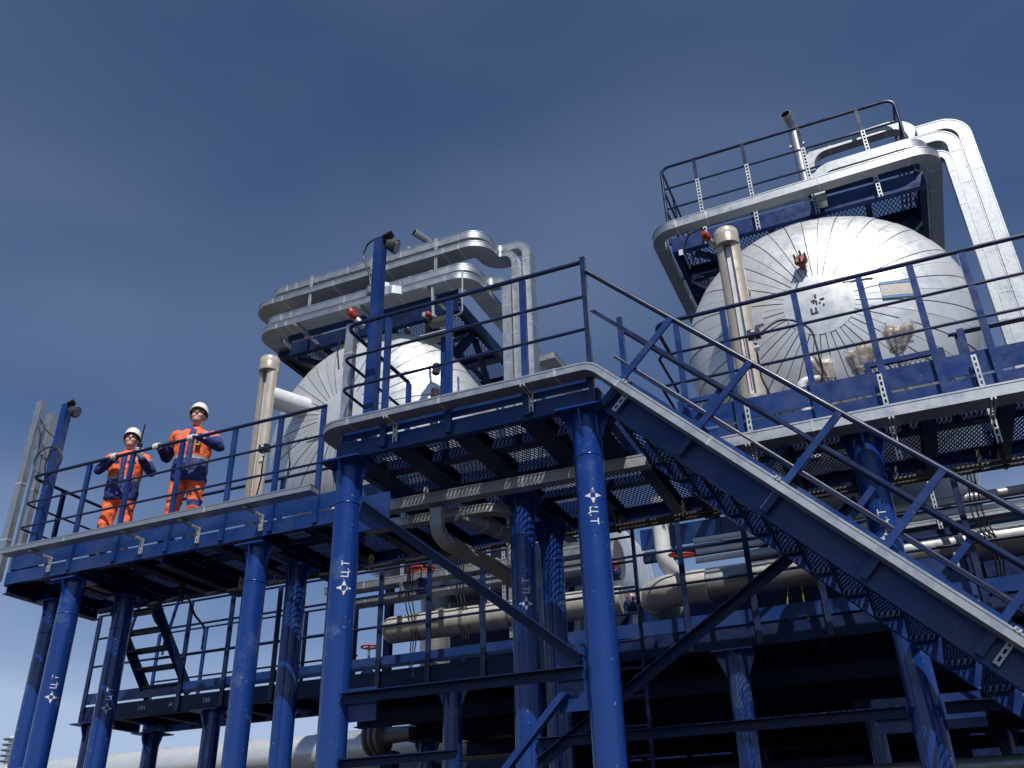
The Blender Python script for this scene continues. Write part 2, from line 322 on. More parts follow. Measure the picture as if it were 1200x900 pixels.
# ---- landing in front : y 6.2 .. 7.48
ld = thing('stair_landing', (-3.1, 6.8, -EYE), 'blue landing on two tall round columns jutting out in front of the walkway', 'platform')
LX0, LX1, LY0, LY1 = -4.33, -1.86, 6.2, 7.47
column(ld, -4.25, 6.32, 3.368, capw=.40, star=(2.215, 0)); column(ld, -2.02, 6.32, 3.368, capw=.40, star=(2.62, 1))
beamx(ld, 'edge_beam', LX0, LX1, LY0, 3.378, 3.525, -1)
for x, fc in ((LX0, 1), (LX1, -1)):
    part('edge_beam', MB().sweep([V(x, LY0+.072, 3.452), V(x, LY1, 3.452)] if fc > 0 else [V(x, LY1, 3.452), V(x, LY0+.072, 3.452)], CH(.147, .07)), BLUE, ld)
for x in (-3.69, -3.095, -2.475): ibeam(ld, 'joist', (x, LY0+.075, 3.44), (x, LY1-.005, 3.44), .13, .19)
for x in (-4.16, -2.06): part('joist_plate', MB().box(x-.10, x+.10, LY0+.075, LY1-.01, 3.385, 3.40), BLUE_SHADED, ld)
for a, b in ((LX0+.075, -3.7), (-3.68, -3.105), (-3.085, -2.485), (-2.465, LX1-.075)):
    part('stiffener', MB().box(a+.012, b-.012, 6.675, 6.805, 3.41, 3.512), BLUE_SHADED, ld)
    part('stiffener', MB().box(a+.012, b-.012, LY0+.075, 6.425, 3.48, 3.512), BLUE_SHADED, ld)
    part('stiffener', MB().box(a+.012, b-.012, 7.235, LY1-.01, 3.41, 3.512), BLUE_SHADED, ld)
    grating(ld, a, b, 6.43, 6.735, 3.528); grating(ld, a, b, 6.74, LY1-.01, 3.528); grating(ld, a, b, LY0+.02, 6.425, 3.528)
lp = [-4.30, -3.84, -3.2, -2.48, -1.91]
for a, b in zip(lp[:-1], lp[1:]): toe(ld, (a+.02, LY0+.008), (b-.02, LY0+.008), 3.548, 3.70)
toe(ld, (LX0+.008, LY0+.05), (LX0+.008, LY1-.3), 3.548, 3.70)
# bracing between the two landing columns
def angle_brace(parent, p0, p1, a, b, upv=ZUP, name='brace', m=None, top=True):
    return part(name, MB().sweep([p0, p1] if p0[0] < p1[0] else [p1, p0], [(0, 0), (.008, 0), (.008, b-.008), (a, b-.008), (a, b), (0, b)] if top else ANG(a, b), upv), m or BLUE_SHADED, parent)
angle_brace(ld, (-4.12, 6.30, 2.93), (-2.20, 6.30, 1.40), .07, .075)
angle_brace(ld, (-4.14, 6.28, 1.30), (-2.15, 6.28, 1.30), .075, .075, name='tie_bar')
angle_brace(ld, (-2.28, 6.30, 1.20), (-4.1, 6.30, -.65), .07, .07, top=False, m=BLUE)
angle_brace(ld, (-4.14, 6.30, .84), (-3.15, 6.30, .84), .06, .06, name='tie_bar')
for x0, x1, z0, z1, yy in ((-2.37, -2.13, 1.09, 1.53, 6.322), (-4.14, -3.87, 1.17, 1.42, 6.322), (-4.14, -3.83, 2.72, 3.04, 6.322), (-4.14, -3.98, .72, .80, 6.322)):
    part('gusset_plate', MB().box(x0, x1, yy, yy+.012, z0, z1), BLUE, ld)
# bracing between the walkway columns on the right
angle_brace(wk, (-.12, 7.46, 2.64), (-2.95, 7.46, .87), .08, .08)
angle_brace(wk, (-2.98, 7.44, 1.02), (-.13, 7.44, 1.02), .075, .075, name='tie_bar')
angle_brace(wk, (.13, 7.44, 1.02), (2.8, 7.44, 1.02), .075, .075, name='tie_bar')
for x0, x1 in ((-.36, -.115), (.115, .38)):
    part('gusset_plate', MB().box(x0, x1, 7.50, 7.512, .93, 1.17), BLUE, wk)
for y in (7.5,):
    angle_brace(wk, (-8.62, 8.3, .55), (-6.3, 8.3, .55), .07, .07, name='tie_bar')
# ---- guardrails
def post(parent, x, y, z0, z1, face=(0, -1), m=None, w_=.055, b=.038):
    """channel post, web facing `face`"""
    fx, fy = face; pr = CH(w_, b, .005)
    return part('post', MB().sweep([V(x, y, z0), V(x, y, z1)], [(b_, -a_) for a_, b_ in pr] if False else [(q[1], -q[0]) for q in pr], V(fx, fy, 0)), m or BLUE, parent)
def guardrail(name, label, path, posts, group='guardrails of the walkways', zt=ZT, mids=(4.405, 4.08), rr=.021, face=(0, -1), z0=3.40, rb=.12, m=None, topfin=0, mid_trim=0):
    c = sum((Vector((*p, 0)) for p in path), Vector())/len(path)
    t = thing(name, (c.x, c.y, z0), label, 'railing', group)
    pts = [V(*p, zt) for p in path]; pts = fillet(pts, rb) if len(pts) > 2 else pts
    part('top_rail', MB().tube(pts, rr, 10), m or RAILB, t, 50)
    for z in mids:
        q = [V(*p, z) for p in path]; q = fillet(q, rb*.6) if len(q) > 2 else q
        part('mid_rail', MB().tube(q, .0145, 8), m or RAILB, t, 50)
    for p in posts: post(t, p[0], p[1], z0, zt-.015, p[2] if len(p) > 2 else face)
    return t
guardrail('guardrail', 'blue railing in front of the two workers, above the left cable tray', [(-9.83, 8.88), (-9.83, 7.455), (-5.38, 7.455)], [(x, 7.448) for x in (-8.85, -8.16, -7.4, -6.63, -5.99, -5.42)]+[(-9.838, 7.97, (-1, 0))])
guardrail('guardrail', 'railing along the rear edge behind the two workers', [(-8.8, 8.9), (-4.6, 8.9)], [(x, 8.915, (0, 1)) for x in (-8.8, -7.9, -7.0, -6.1, -5.2, -4.62)])
guardrail('guardrail', 'blue railing round the landing corner beside the tall lamp post', [(-4.31, 7.40), (-4.31, 6.17), (-1.90, 6.17)], [(-3.84, 6.163), (-3.2, 6.163), (-2.48, 6.163), (-4.318, 6.75, (-1, 0)), (-4.318, 7.38, (-1, 0))])
# the tall end post at the stair head belongs to the landing rail
guardrail('guardrail', 'blue railing along the right walkway in front of the big round tank', [(-1.62, 8.2), (-1.62, 7.43), (2.95, 7.43)], [(x, 7.42) for x in (-1.41, -.96, -.30, .27, .70, 1.12, 1.75, 2.9)], z0=3.37)
guardrail('guardrail', 'short rear railing of the right walkway below the tank', [(1.0, 8.9), (2.95, 8.9)], [(x, 8.915, (0, 1)) for x in (1.08, 2.0, 2.9)])
# ---- stair, 45 degrees, from the landing down to the right
st = thing('steel_stair', (.8, 6.7, -EYE), 'steep blue stair running down to the right from the landing, with mesh treads', 'stair')
SD = V(1, 0, -1).normalized(); SN = V(1, 0, 1).normalized()
def sp(k, off, y):     # k: x position on the line, off: distance along the normal from the underside line x+z=1.483
    return V(k, y, 1.483-k)+SN*off
SX0, SX1 = -1.84, 3.05
for y, fc in ((6.2, -1), (7.135, -1)):
    pr = CH(.185, .07); p0, p1 = sp(SX0, .0925, y), sp(SX1, .0925, y)
    part('stringer', MB().sweep([p1, p0] if fc < 0 else [p0, p1], pr, SN), BLUE, st)
    part('side_plate', MB().bar(sp(SX0+.03, .255, y-.004*fc*-1), sp(SX1-.1, .255, y+.004*fc), .006, .115, SN), BLUE, st)
tre = expanded(.235, .94)
k = 0; x = SX0+.22; 
while x < SX1-.05:
    z = 1.483-x+.13; y0, y1 = 6.215, 7.125
    fr = MB()
    fr.box(x-.100, x-.092, y0, y1, z-.045, z+.005); fr.box(x+.088, x+.096, y0, y1, z-.045, z+.005); fr.box(x-.091, x+.087, y0, y0+.008, z-.045, z+.004); fr.box(x-.091, x+.087, y1-.008, y1, z-.045, z+.004)
    t_ = part('tread', fr, BLUE_SHADED, st)
    inst('tread_mesh', expanded(.180, .89), t_, (x, 6.67, z-.002))
    x += .1905
for i in range(12):
    pass
# rails of the stair
def stair_rail(label, y, ks, lead, fy):
    t = thing('stair_handrail', (.3, y, 1.4), label, 'railing', 'handrails of the stair')
    a, b = lead
    part('top_rail', MB().tube([V(a, y, 2.775-a), V(b, y, 2.775-b)], .022, 10), RAILB, t, 50)
    for o_ in (2.365,):
        part('mid_rail', MB().sweep([V(a+.03, y, o_-a-.03), V(b, y, o_-b)], ANG(.032, .032, .006), SN), RAILB, t)
    part('mid_rail', MB().tube([V(a+.2, y, 2.06-a-.2), V(b, y, 2.06-b)], .012, 8), RAILB, t, 50)
    for k in ks:
        p = sp(k-.22, .02, y+fy*.02); part('post', MB().bar(p, p+SN*.885, .05, .022, V(0, 1, 0)), BLUE, t)
    return t
ks = [-1.62+.545*i for i in range(9)]
stair_rail('near handrail of the stair with slanted posts, on the camera side', 6.165, ks, (-1.89, 3.0), -1)
t = stair_rail('far handrail of the stair, on the tank side of the treads', 7.225, [k+.14 for k in ks], (-1.86, 3.0), 1)
part('end_post', MB().bar((-1.90, 7.22, 3.40), (-1.90, 7.22, 4.80), .05, .05), BLUE, t)
eg = thing('rail_end_post', (-1.90, 6.165, 3.38), 'tall navy end post where landing rail meets stair rail', 'post')
part('upright', MB().bar((-1.90, 6.158, 3.38), (-1.90, 6.158, 4.79), .042, .042), RAILB, eg)
part('cap', MB().box(-1.923, -1.877, 6.135, 6.181, 4.7905, 4.796), RAILB, eg)
# ---- small stair down to the lower deck at the left
s2 = thing('steel_stair', (-9.2, 9.3, 2.36), 'short dark stair joining walkway and lower deck, behind the left columns', 'stair')
for x in (-9.62, -8.93):
    part('stringer', MB().bar((x, 8.94, 3.46), (x, 9.86, 2.40), .02, .16, V(0, 1, 1)), BLUE_SHADED, s2)
for i in range(5):
    f_ = (i+.6)/5.2; y = 8.94+.92*f_; z = 3.46-1.06*f_
    part('tread', MB().box(-9.608, -8.942, y-.09, y+.09, z-.03, z), BLUE_SHADED, s2)
for x in (-9.62, -8.93):
    part('handrail', MB().tube(fillet([V(x, 8.96, 4.3), V(x, 9.75, 3.42), V(x, 9.98, 3.3), V(x, 9.98, 3.0)], .08), .016, 8), RAILB, s2, 50)
    part('post', MB().bar((x, 9.3, 3.05), (x, 9.45, 3.74), .04, .02, V(1, 0, 0)), BLUE, s2)
# ---- lower deck with the pipework, y 9.7 and deeper
lo = thing('lower_platform', (-4, 12, -EYE), 'dark blue lower platform carrying the pipework beneath the tanks', 'platform')
LZ = 2.36
beamx(lo, 'edge_beam', -10.65, 3.6, 9.70, 2.14, 2.345, -1, BLUE_SHADED); part('toe_board', MB().box(-10.6, 3.55, 9.705, 9.713, 2.375, 2.52), BLUE, lo)
beamx(lo, 'edge_beam', -10.65, -6.95, 10.9, 2.14, 2.345, 1, BLUE_SHADED)
part('edge_beam', MB().sweep([V(-10.65, 9.77, 2.243), V(-10.65, 10.83, 2.243)], CH(.2, .07)), BLUE_SHADED, lo)
for i in range(8):
    x = -10.5+.5*i; grating(lo, x, x+.495, 9.78, 10.83, 2.35)
for i in range(6):
    ibeam(lo, 'joist', (-10.1+.62*i, 9.78, 2.25), (-10.1+.62*i, 10.82, 2.25), .17, .09)
part('deck_plate', MB().box(-6.95, 3.6, 9.78, 18.5, 2.335, 2.36), BLUE_SHADED, lo)
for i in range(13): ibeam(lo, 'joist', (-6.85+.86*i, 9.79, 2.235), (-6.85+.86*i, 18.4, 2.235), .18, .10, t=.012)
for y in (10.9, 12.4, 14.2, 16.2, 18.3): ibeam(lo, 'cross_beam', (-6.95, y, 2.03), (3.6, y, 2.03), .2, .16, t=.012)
for x, y in ((-10.5, 9.82), (-10.4, 10.85), (-8.45, 9.82), (-5.05, 9.95), (-1.7, 9.85), (2.3, 9.85), (-6.7, 12.4), (-3.9, 12.4), (-.6, 12.4), (2.9, 12.4), (-6.7, 16.2), (-2.6, 16.2), (1.0, 16.2), (3.4, 16.2)):
    column(lo, x, y, 2.13 if y < 10.5 else 2.13-.2*(y > 11), capw=.42, r=.112, ring=False)
part('header_pipe', MB().tube([V(-6.5, 10.6, .95), V(3.4, 10.6, .95)], .09, 16), STEELP, lo, 50)
for z, y in ((.9, 12.3), (.1, 12.3), (.5, 16.1)):
    ibeam(lo, 'tie_bar', (-6.6, y, z), (3.4, y, z), .16, .12)
for x0, x1, y, z0, z1 in ((-6.4, -4.2, 13.2, -EYE, 1.3), (-3.4, -.9, 14.0, -EYE, 1.5), (-.2, 3.4, 14.2, -EYE, 1.4)):
    part('dark_filler_box', MB().box(x0, x1, y, y+1.6, z0, z1), BLUE_SHADED, lo)  # boxes added to darken the space under the deck
sk_ = thing('far_dark_backing', (-3, 20, -EYE), 'added dark backing block filling the space far beneath the tanks', 'backdrop')  # added dark mass, keeps sky from showing under the lower deck
part('casing', MB().box(-14.2, 9, 19, 23, -EYE, 2.5), BLUE_SHADED, sk_)
for i in range(12): part('rib', MB().box(-14+2*i, -13.85+2*i, 18.9, 18.998, -EYE, 2.4), BLUE_SHADED, sk_)
es = thing('low_dark_backing', (0, 12.6, 2.37), 'low added dark backing on the lower deck behind the grey pipe', 'skid')  # added backing, keeps the gap behind the pipe dark
part('base', MB().box(-3.3, 4.2, 12.0, 13.6, 2.37, 3.38), BLUE_SHADED, es)
for i in range(6): part('rib', MB().box(-3.2+1.4*i, -3.08+1.4*i, 11.94, 11.998, 2.37, 3.36), BLUE_SHADED, es)
# guardrail of the lower deck
t = thing('guardrail', (-4, 9.68, 2.2), 'dark railing along the lower deck, seen beneath the walkway', 'railing', 'guardrails of the walkways')
for z in (3.60, 3.27, 2.88): part('rail', MB().tube([V(-10.6, 9.69, z), V(3.4, 9.69, z)], .0165, 8), RAILB, t, 50)
for x in (-10.6, -8.95, -8.24, -7.47, -6.7, -5.93, -5.25, -4.53, -3.8, -2.95, -2.12, -1.40, -.7, .0, .75, 1.6, 2.5, 3.3):
    part('post', MB().bar((x, 9.685, 2.15), (x, 9.685, 3.60), .06, .03, V(0, 1, 0)), RAILB, t)
t = thing('guardrail', (-9, 10.88, 2.3), 'thin rear railing of the lower deck at far left, against the sky', 'railing', 'guardrails of the walkways')
for z in (3.60, 3.22, 2.88): part('rail', MB().tube([V(-10.6, 10.88, z), V(-7.0, 10.88, z)], .0145, 8), RAILB, t, 50)
for x in (-10.6, -9.7, -8.8, -7.9, -7.05): part('post', MB().bar((x, 10.885, 2.2), (x, 10.885, 3.60), .05, .03, V(0, 1, 0)), BLUE, t)
# beam lettering
cu = bpy.data.curves.new('t', 'FONT')
def lettering(body, loc, size, rot, m, parent, name='lettering'):
    c = bpy.data.curves.new('txt', 'FONT'); c.body = body; c.size = size; c.extrude = .001; c.align_x = 'LEFT'
    tmp = bpy.data.objects.new('txt', c); COL.objects.link(tmp); dg = bpy.context.evaluated_depsgraph_get(); dg.update()
    me = bpy.data.meshes.new_from_object(tmp.evaluated_get(dg)); bpy.data.objects.remove(tmp, do_unlink=True); bpy.data.curves.remove(c)
    me.materials.clear(); me.materials.append(m)
    return inst(name, me, parent, loc, rot)
for tx, x in (('HH', -9.62), ('H', -9.1), ('330', -8.55)): lettering(tx, (x, 9.696, 2.22), .085, (rad(90), 0, 0), WHITE, lo)
bpy.data.curves.remove(cu)
# ------------------------------------------------------------------ cable trays
def tray(label, path, wd, h, upv=ZUP, r=.16, group='galvanised cable trays', name='cable_tray', joints=1.0, lid=True, brackets=(), m=None):
    """rectangular covered tray swept along path (path = centre of the section)"""
    pts = fillet(path, r, 7) if len(path) > 2 else [Vector(p) for p in path]
    c = sum(pts, Vector())/len(pts); t = thing(name, (c.x, c.y, min(p.z for p in pts)-h/2), label, 'cable tray', group)
    m = m or GALV
    part('channel', MB().sweep(pts, [(-wd/2, -h/2), (wd/2, -h/2), (wd/2, h/2), (-wd/2, h/2)], upv), m, t, 35)
    if lid:
        part('lid', MB().sweep(pts, [(-wd/2-.004, h/2-.012), (wd/2+.004, h/2-.012), (wd/2+.004, h/2+.003), (-wd/2-.004, h/2+.003)], upv), m, t, 35)
    # clamped joints: thin collars along the straight runs
    acc = 0; P = [Vector(p) for p in path]; u = Vector(upv); tp = None
    for i in range(len(P)-1):
        d = (P[i+1]-P[i]); L = d.length; d.normalize()
        if tp is not None: u = tp.rotation_difference(d) @ u
        tp = d; s = d.cross(u)
        n = int(L/joints)
        at = [.3, L-.3] if L > .75 and len(P) > 2 else []
        at += [joints*(q+.5) for q in range(n)]
        for a in at:
            p = P[i]+d*a; e = .0025
            part('joint', MB().sweep([p-d*.012, p+d*.012], [(-wd/2-e, -h/2-e), (wd/2+e, -h/2-e), (wd/2+e, h/2+e+.003), (-wd/2-e, h/2+e+.003)], u), SLOT, t)
    return t
def strut(parent, p0, p1, nrm, w_=.041, holes=True, name='bracket'):
    """slotted channel strut: two edges and rungs so the slots are open"""
    p0, p1 = Vector(p0), Vector(p1); d = (p1-p0); L = d.length; d.normalize(); n = Vector(nrm); s = d.cross(n).normalized(); mb = MB()
    mb.sweep([p0, p1], [(-w_/2, -.02), (-w_/2+.012, -.02), (-w_/2+.012, .002), (-w_/2, .002)], n); mb.sweep([p0, p1], [(w_/2-.012, -.02), (w_/2, -.02), (w_/2, .002), (w_/2-.012, .002)], n)
    k = 0.0
    while k < L-.02:
        mb.bar(p0+d*(k+.001), p0+d*min(L-.001, k+.022), w_-.026, .004, n); k += .055
    return part(name, mb, SLOT, parent)
T = tray('long galvanised tray below the two workers, fixed along the left walkway', [(-9.6, 7.19, 3.642), (-5.25, 7.19, 3.642)], .15, .065, joints=2.0)
for x in (-9.15, -7.75, -6.95, -6.1): 
    strut(T, (x, 7.15, 3.600), (x, 7.47, 3.600), (0, 0, 1)); strut(T, (x+.005, 7.44, 3.60), (x+.005, 7.44, 3.42), (0, -1, 0))
T = tray('galvanised tray wrapping the landing and sloping down along the stair', [(-4.41, 7.3, 3.638), (-4.41, 6.085, 3.638), (-1.86, 6.085, 3.638), (-1.86+4.85, 6.085, 3.638-4.85)], .15, .065, r=.2, joints=2.4)
for x in (-3.72, -2.44): 
    strut(T, (x, 6.0, 3.600), (x, 6.19, 3.600), (0, 0, 1)); strut(T, (x+.005, 6.165, 3.60), (x+.005, 6.165, 3.42), (0, -1, 0))
for k in (-1.62, -.62, .55, 1.7):
    p = sp(k-.14, .03, 6.15); strut(T, p, p+SN*.24, (0, -1, 0)); strut(T, p+SN*.225+V(0, .04, 0), p+SN*.225+V(0, -.15, 0), SN)
T = tray('galvanised tray hung along the right walkway below the tank', [(-1.45, 7.16, 3.235), (3.0, 7.16, 3.235)], .2, .10, joints=2.2)
for x in (-.88, .24, .97, 1.9): strut(T, (x, 7.40, 3.74), (x, 7.40, 2.95), (0, -1, 0)); strut(T, (x, 7.05, 3.18), (x, 7.45, 3.18), (0, 0, 1))
T = tray('tray with striped light crossing just under the landing mesh', [(-4.38, 7.08, 3.235), (-1.72, 7.08, 3.20)], .12, .10)
for x in (-3.9, -2.3): strut(T, (x, 7.08, 3.29), (x, 7.08, 3.38), (0, -1, 0))
T = tray('short tray end beside the left landing brace, behind the striped tray', [(-4.72, 7.36, 3.18), (-3.35, 7.36, 3.15), (-3.05, 7.65, 3.13)], .12, .08)
strut(T, (-4.3, 7.36, 3.23), (-4.3, 7.36, 3.38), (0, -1, 0))
T = tray('curved tray elbow dropping from the striped tray under the landing', [(-3.78, 7.10, 3.14), (-3.78, 7.12, 2.86), (-3.52, 7.75, 2.74), (-3.36, 8.15, 2.62)], .11, .085, V(0, -1, 0), r=.17)
strut(T, (-3.45, 8.0, 2.75), (-3.45, 8.0, 3.3), (0, -1, 0))
T = tray('second tray elbow with mesh shadows curving toward the inner columns', [(-3.66, 7.28, 3.11), (-3.25, 7.9, 2.98), (-3.2, 8.05, 2.55)], .12, .08, r=.3)
strut(T, (-3.35, 7.75, 3.05), (-3.35, 7.75, 3.3), (0, -1, 0))
# upright covered trays
def upright(label, x, y, z0, z1, wx=.10, wy=.07):
    t = thing('upright_cable_duct', (x, y, z0), label, 'cable duct', 'upright cable ducts')
    part('channel', MB().box(x-wx/2, x+wx/2, y-wy/2, y+wy/2, z0, z1), GALV, t); part('lid', MB().box(x-wx/2-.004, x+wx/2+.004, y-wy/2-.006, y-wy/2-.001, z0+.01, z1-.005), GALV, t)
    for z in (z0+.5, z0+1.25): part('strap', MB().box(x-wx/2-.006, x+wx/2+.006, y-wy/2-.010, y+wy/2+.004, z, z+.03), SLOT, t)
    return t
upright('tall galvanised duct standing at the far left end of the walkway', -9.97, 7.44, 3.42, 5.88)
upright('galvanised duct behind the left lamp post, second from the left end', -10.0, 7.66, 3.42, 5.80, .115, .07)
upright('pale galvanised duct standing left of the tall lamp post at the landing', -4.46, 6.50, 3.4, 5.02, .085, .07)
# ------------------------------------------------------------------ lamp posts
def lamp_post(label, x, y, z0, z1, loop, side):
    t = thing('lamp_post', (x, y, z0), label, 'lamp post', 'floodlight posts')
    part('pole', MB().box(x-.05, x+.05, y-.05, y+.05, z0, z1), BLUE, t); part('pole_cap', MB().box(x-.052, x+.052, y-.052, y+.052, z1+.0005, z1+.006), BLUE, t)
    fl = MB(); c = V(x+.05+.07, y-.02, z1-.11); ax = V(.85, .25, -.45).normalized()
    fl.lathe(c-ax*.03, ax, [(.03, 0), (.05, .01), (.075, .09), (.08, .12), (.07, .122)], 14)
    l = part('floodlight', fl, DARK, t, 40); part('lens', MB().lathe(c+ax*.093, ax, [(.066, 0), (.066, .004)], 14), STEELP, l)
    part('lamp_bracket', MB().bar((x+.051, y, z1-.04), (x+.14, y-.01, z1-.05), .05, .012), DARK, t); part('lamp_hood', MB().prism([V(x+.052, y-.06, z1+.0), V(x+.17, y-.075, z1+.01), V(x+.18, y-.02, z1-.03), V(x+.06, y+.02, z1-.04)], (0, 0, .012)), DARK, t)
    part('cable', MB().tube(fillet([Vector(p) for p in loop], .12, 6), .011, 6), BLACK, t, 60)
    return t
lamp_post('blue lamp post with small floodlight at the left end of the walkway', -9.62, 7.56, 3.40, 5.80, [(-9.63, 7.55, 5.33), (-9.78, 7.6, 5.3), (-9.82, 7.6, 4.95), (-9.64, 7.5, 4.75)], 1)
lamp_post('tall blue lamp post rising above the landing railing before the stacked ducts', -4.17, 6.47, 3.53, 5.97, [(-4.15, 6.46, 5.985), (-4.3, 6.44, 5.98), (-4.36, 6.44, 5.80), (-4.26, 6.44, 5.55), (-4.24, 6.44, 5.40)], 1)
c = thing('cable_loop', (-9.75, 7.5, 4.7), 'black cable ring hanging beside the left lamp post', 'cable')
part('ring', MB().torus((-9.64, 7.48, 4.97), (.3, -1, 0), .19, .009, 26, 6), BLACK, c, 60)
c = thing('cable_run', (-9.85, 7.6, 5.2), 'two black cables strung between the left ducts and lamp post', 'cable')
part('cable', MB().tube([V(-9.92, 7.45, 5.62), V(-9.82, 7.48, 5.45), V(-9.69, 7.54, 5.33)], .012, 6), BLACK, c, 60)
part('cable', MB().tube(fillet([V(-9.94, 7.44, 5.58), V(-9.86, 7.45, 5.4), V(-9.84, 7.46, 5.15), V(-9.74, 7.5, 5.02), V(-9.66, 7.52, 5.0)], .08), .012, 6), BLACK, c, 60)
# small blue stanchions and gear behind the landing railing
for x, y, z1, lab in ((-4.33, 6.62, 4.98, 'short blue upright between the pale duct and the tall lamp post'), (-4.02, 7.6, 5.35, 'blue upright behind the landing rail beside the left tank body')):
    b = thing('instrument_stand', (x, y, 3.54), lab, 'stand', 'instrument stands')
    part('upright', MB().sweep([V(x, y, 3.54), V(x, y, z1)], CH(.08, .05, .006), V(0, -1, 0)), BLUE, b); part('base_plate', MB().box(x-.07, x+.09, y-.07, y+.07, 3.5355, 3.55), BLUE, b)
    if y > 7: 
        part('shelf_plate', MB().box(x-.2, x+.12, y-.16, y+.05, z1, z1+.008), WHT, b)
        for i, zz in enumerate((4.2, 4.55, 4.85)): part('instrument', MB().lathe((x-.03, y-.09, zz), (.1*i, -.2, 1), [(.02, 0), (.045, .02), (.045, .12), (.02, .14)], 12), DARK, b, 40)
# ------------------------------------------------------------------ tanks
TR_, TY, TZ, TL_ = 1.66, 9.2, 5.67, 9.0
def tank(label, xc, glabel):
    t = thing('storage_tank', (xc, 13, 2.36), label, 'tank', 'horizontal aluminium-clad tanks')
    c = V(xc, TY, TZ); N = 44
    def prof(a, e=0): return (TR_+e)*math.sin(a), .5*TR_*(1-math.cos(a))-e*math.cos(a)
    bk = [prof(math.pi/2*i/16, -.012) for i in range(17)]+[(TR_-.012, .5*TR_+TL_), (TR_*.6, .5*TR_+TL_+.5), (.01, .5*TR_+TL_+.6)]
    part('inner_shell', MB().lathe(c, (0, 1, 0), bk, 64), ALUB, t, 40)
    # gores of the dished head
    a0 = .205; n = 14; gap = .005; ms = []
    for lift in (0, .005):
        mb = MB(); ha = math.pi/N
        for i in range(n+1):
            a = a0+(math.pi/2-a0)*i/n
            for e in (lift, lift-.010):
                r, d = prof(a, e); da = ha-gap/max(r, .05)
                for q in (-1, 0, 1): mb.v.append(V(r*math.sin(da*q), d, r*math.cos(da*q)))
        for i in range(n):
            k = i*6
            for q in (0, 1): mb.f += [(k+q, k+q+1, k+6+q+1, k+6+q), (k+3+q+1, k+3+q, k+9+q, k+9+q+1)]
            mb.f += [(k, k+6, k+9, k+3), (k+2, k+5, k+11, k+8)]
        mb.f += [(0, 3, 5, 2), (n*6, n*6+2, n*6+5, n*6+3)]
        me = mb.mesh('head_panel', ALU); autosmooth(me, 40); ms.append(me)
    for i in range(N): inst('head_panel', ms[i % 2], t, c, (0, 2*math.pi*(i+.5)/N, 0))
    r0, d0 = prof(a0+.03, .006); dc = part('centre_disc', MB().lathe(c, (0, 1, 0), [(.001, prof(0, .006)[1])]+[prof((a0+.03)*i/5, .006) for i in range(1, 6)]+[(r0, d0+.012)], 44), ALU, t, 40)
    # body bands
    bw = .52; mb = MB(); mb.lathe((0, 0, 0), (0, 1, 0), [(TR_-.004, 0), (TR_+.002, .0), (TR_+.002, bw-.02), (TR_+.007, bw-.015), (TR_+.007, bw-.001), (TR_-.004, bw-.001)], 72); mb.f = mb.f[:-2]
    me = mb.mesh('body_band', ALU); autosmooth(me, 30)
    for i in range(int(TL_/bw)): inst('body_band', me, t, c+V(0, .5*TR_+i*bw+.004, 0))
    for yy in (14.2, 17.5):
        sb = MB(); pts = [V(xc+TR_*1.002*math.cos(a), yy, TZ+TR_*1.002*math.sin(a)) for a in [math.pi+.45+(math.pi-.9)*i/14 for i in range(15)]]
        pts += [V(xc+1.3, yy, 2.37), V(xc-1.3, yy, 2.37)]
        sb.prism(pts, (0, .3, 0)); part('saddle', sb, BLUE_SHADED, t)
    return t, dc
def head_pt(xc, dx, dz, e=0):
    rho = math.hypot(dx, dz)/TR_; return V(xc+dx, TY+.5*TR_*(1-math.sqrt(max(0, 1-rho*rho)))-e, TZ+dz)
def patch(name, parent, xc, x0, x1, z0, z1, m, e=.012, th=.004):
    mb = MB(); n = 4; k = 0
    for i in range(n+1):
        for j in range(n+1):
            p = head_pt(xc, x0+(x1-x0)*i/n, z0+(z1-z0)*j/n, e); mb.v += [p, p+V(0, th, 0)]
    idx = lambda i, j, s: (i*(n+1)+j)*2+s
    for i in range(n):
        for j in range(n): mb.f += [(idx(i, j, 0), idx(i+1, j, 0), idx(i+1, j+1, 0), idx(i, j+1, 0)), (idx(i, j, 1), idx(i, j+1, 1), idx(i+1, j+1, 1), idx(i+1, j, 1))]
    for i in range(n): mb.f += [(idx(i, 0, 0), idx(i, 0, 1), idx(i+1, 0, 1), idx(i+1, 0, 0)), (idx(i, n, 0), idx(i+1, n, 0), idx(i+1, n, 1), idx(i, n, 1)), (idx(0, i, 0), idx(0, i+1, 0), idx(0, i+1, 1), idx(0, i, 1)), (idx(n, i, 0), idx(n, i, 1), idx(n, i+1, 1), idx(n, i+1, 0))]
    return part(name, mb, m, parent, 40)
XA, XB_ = -6.4, -.13
tA, dA = tank('left silver tank half hidden behind the landing, fan-seamed round end', XA, '')
tB, dB = tank('right silver tank facing the camera with name plate and fan-seamed round end', XB_, '')
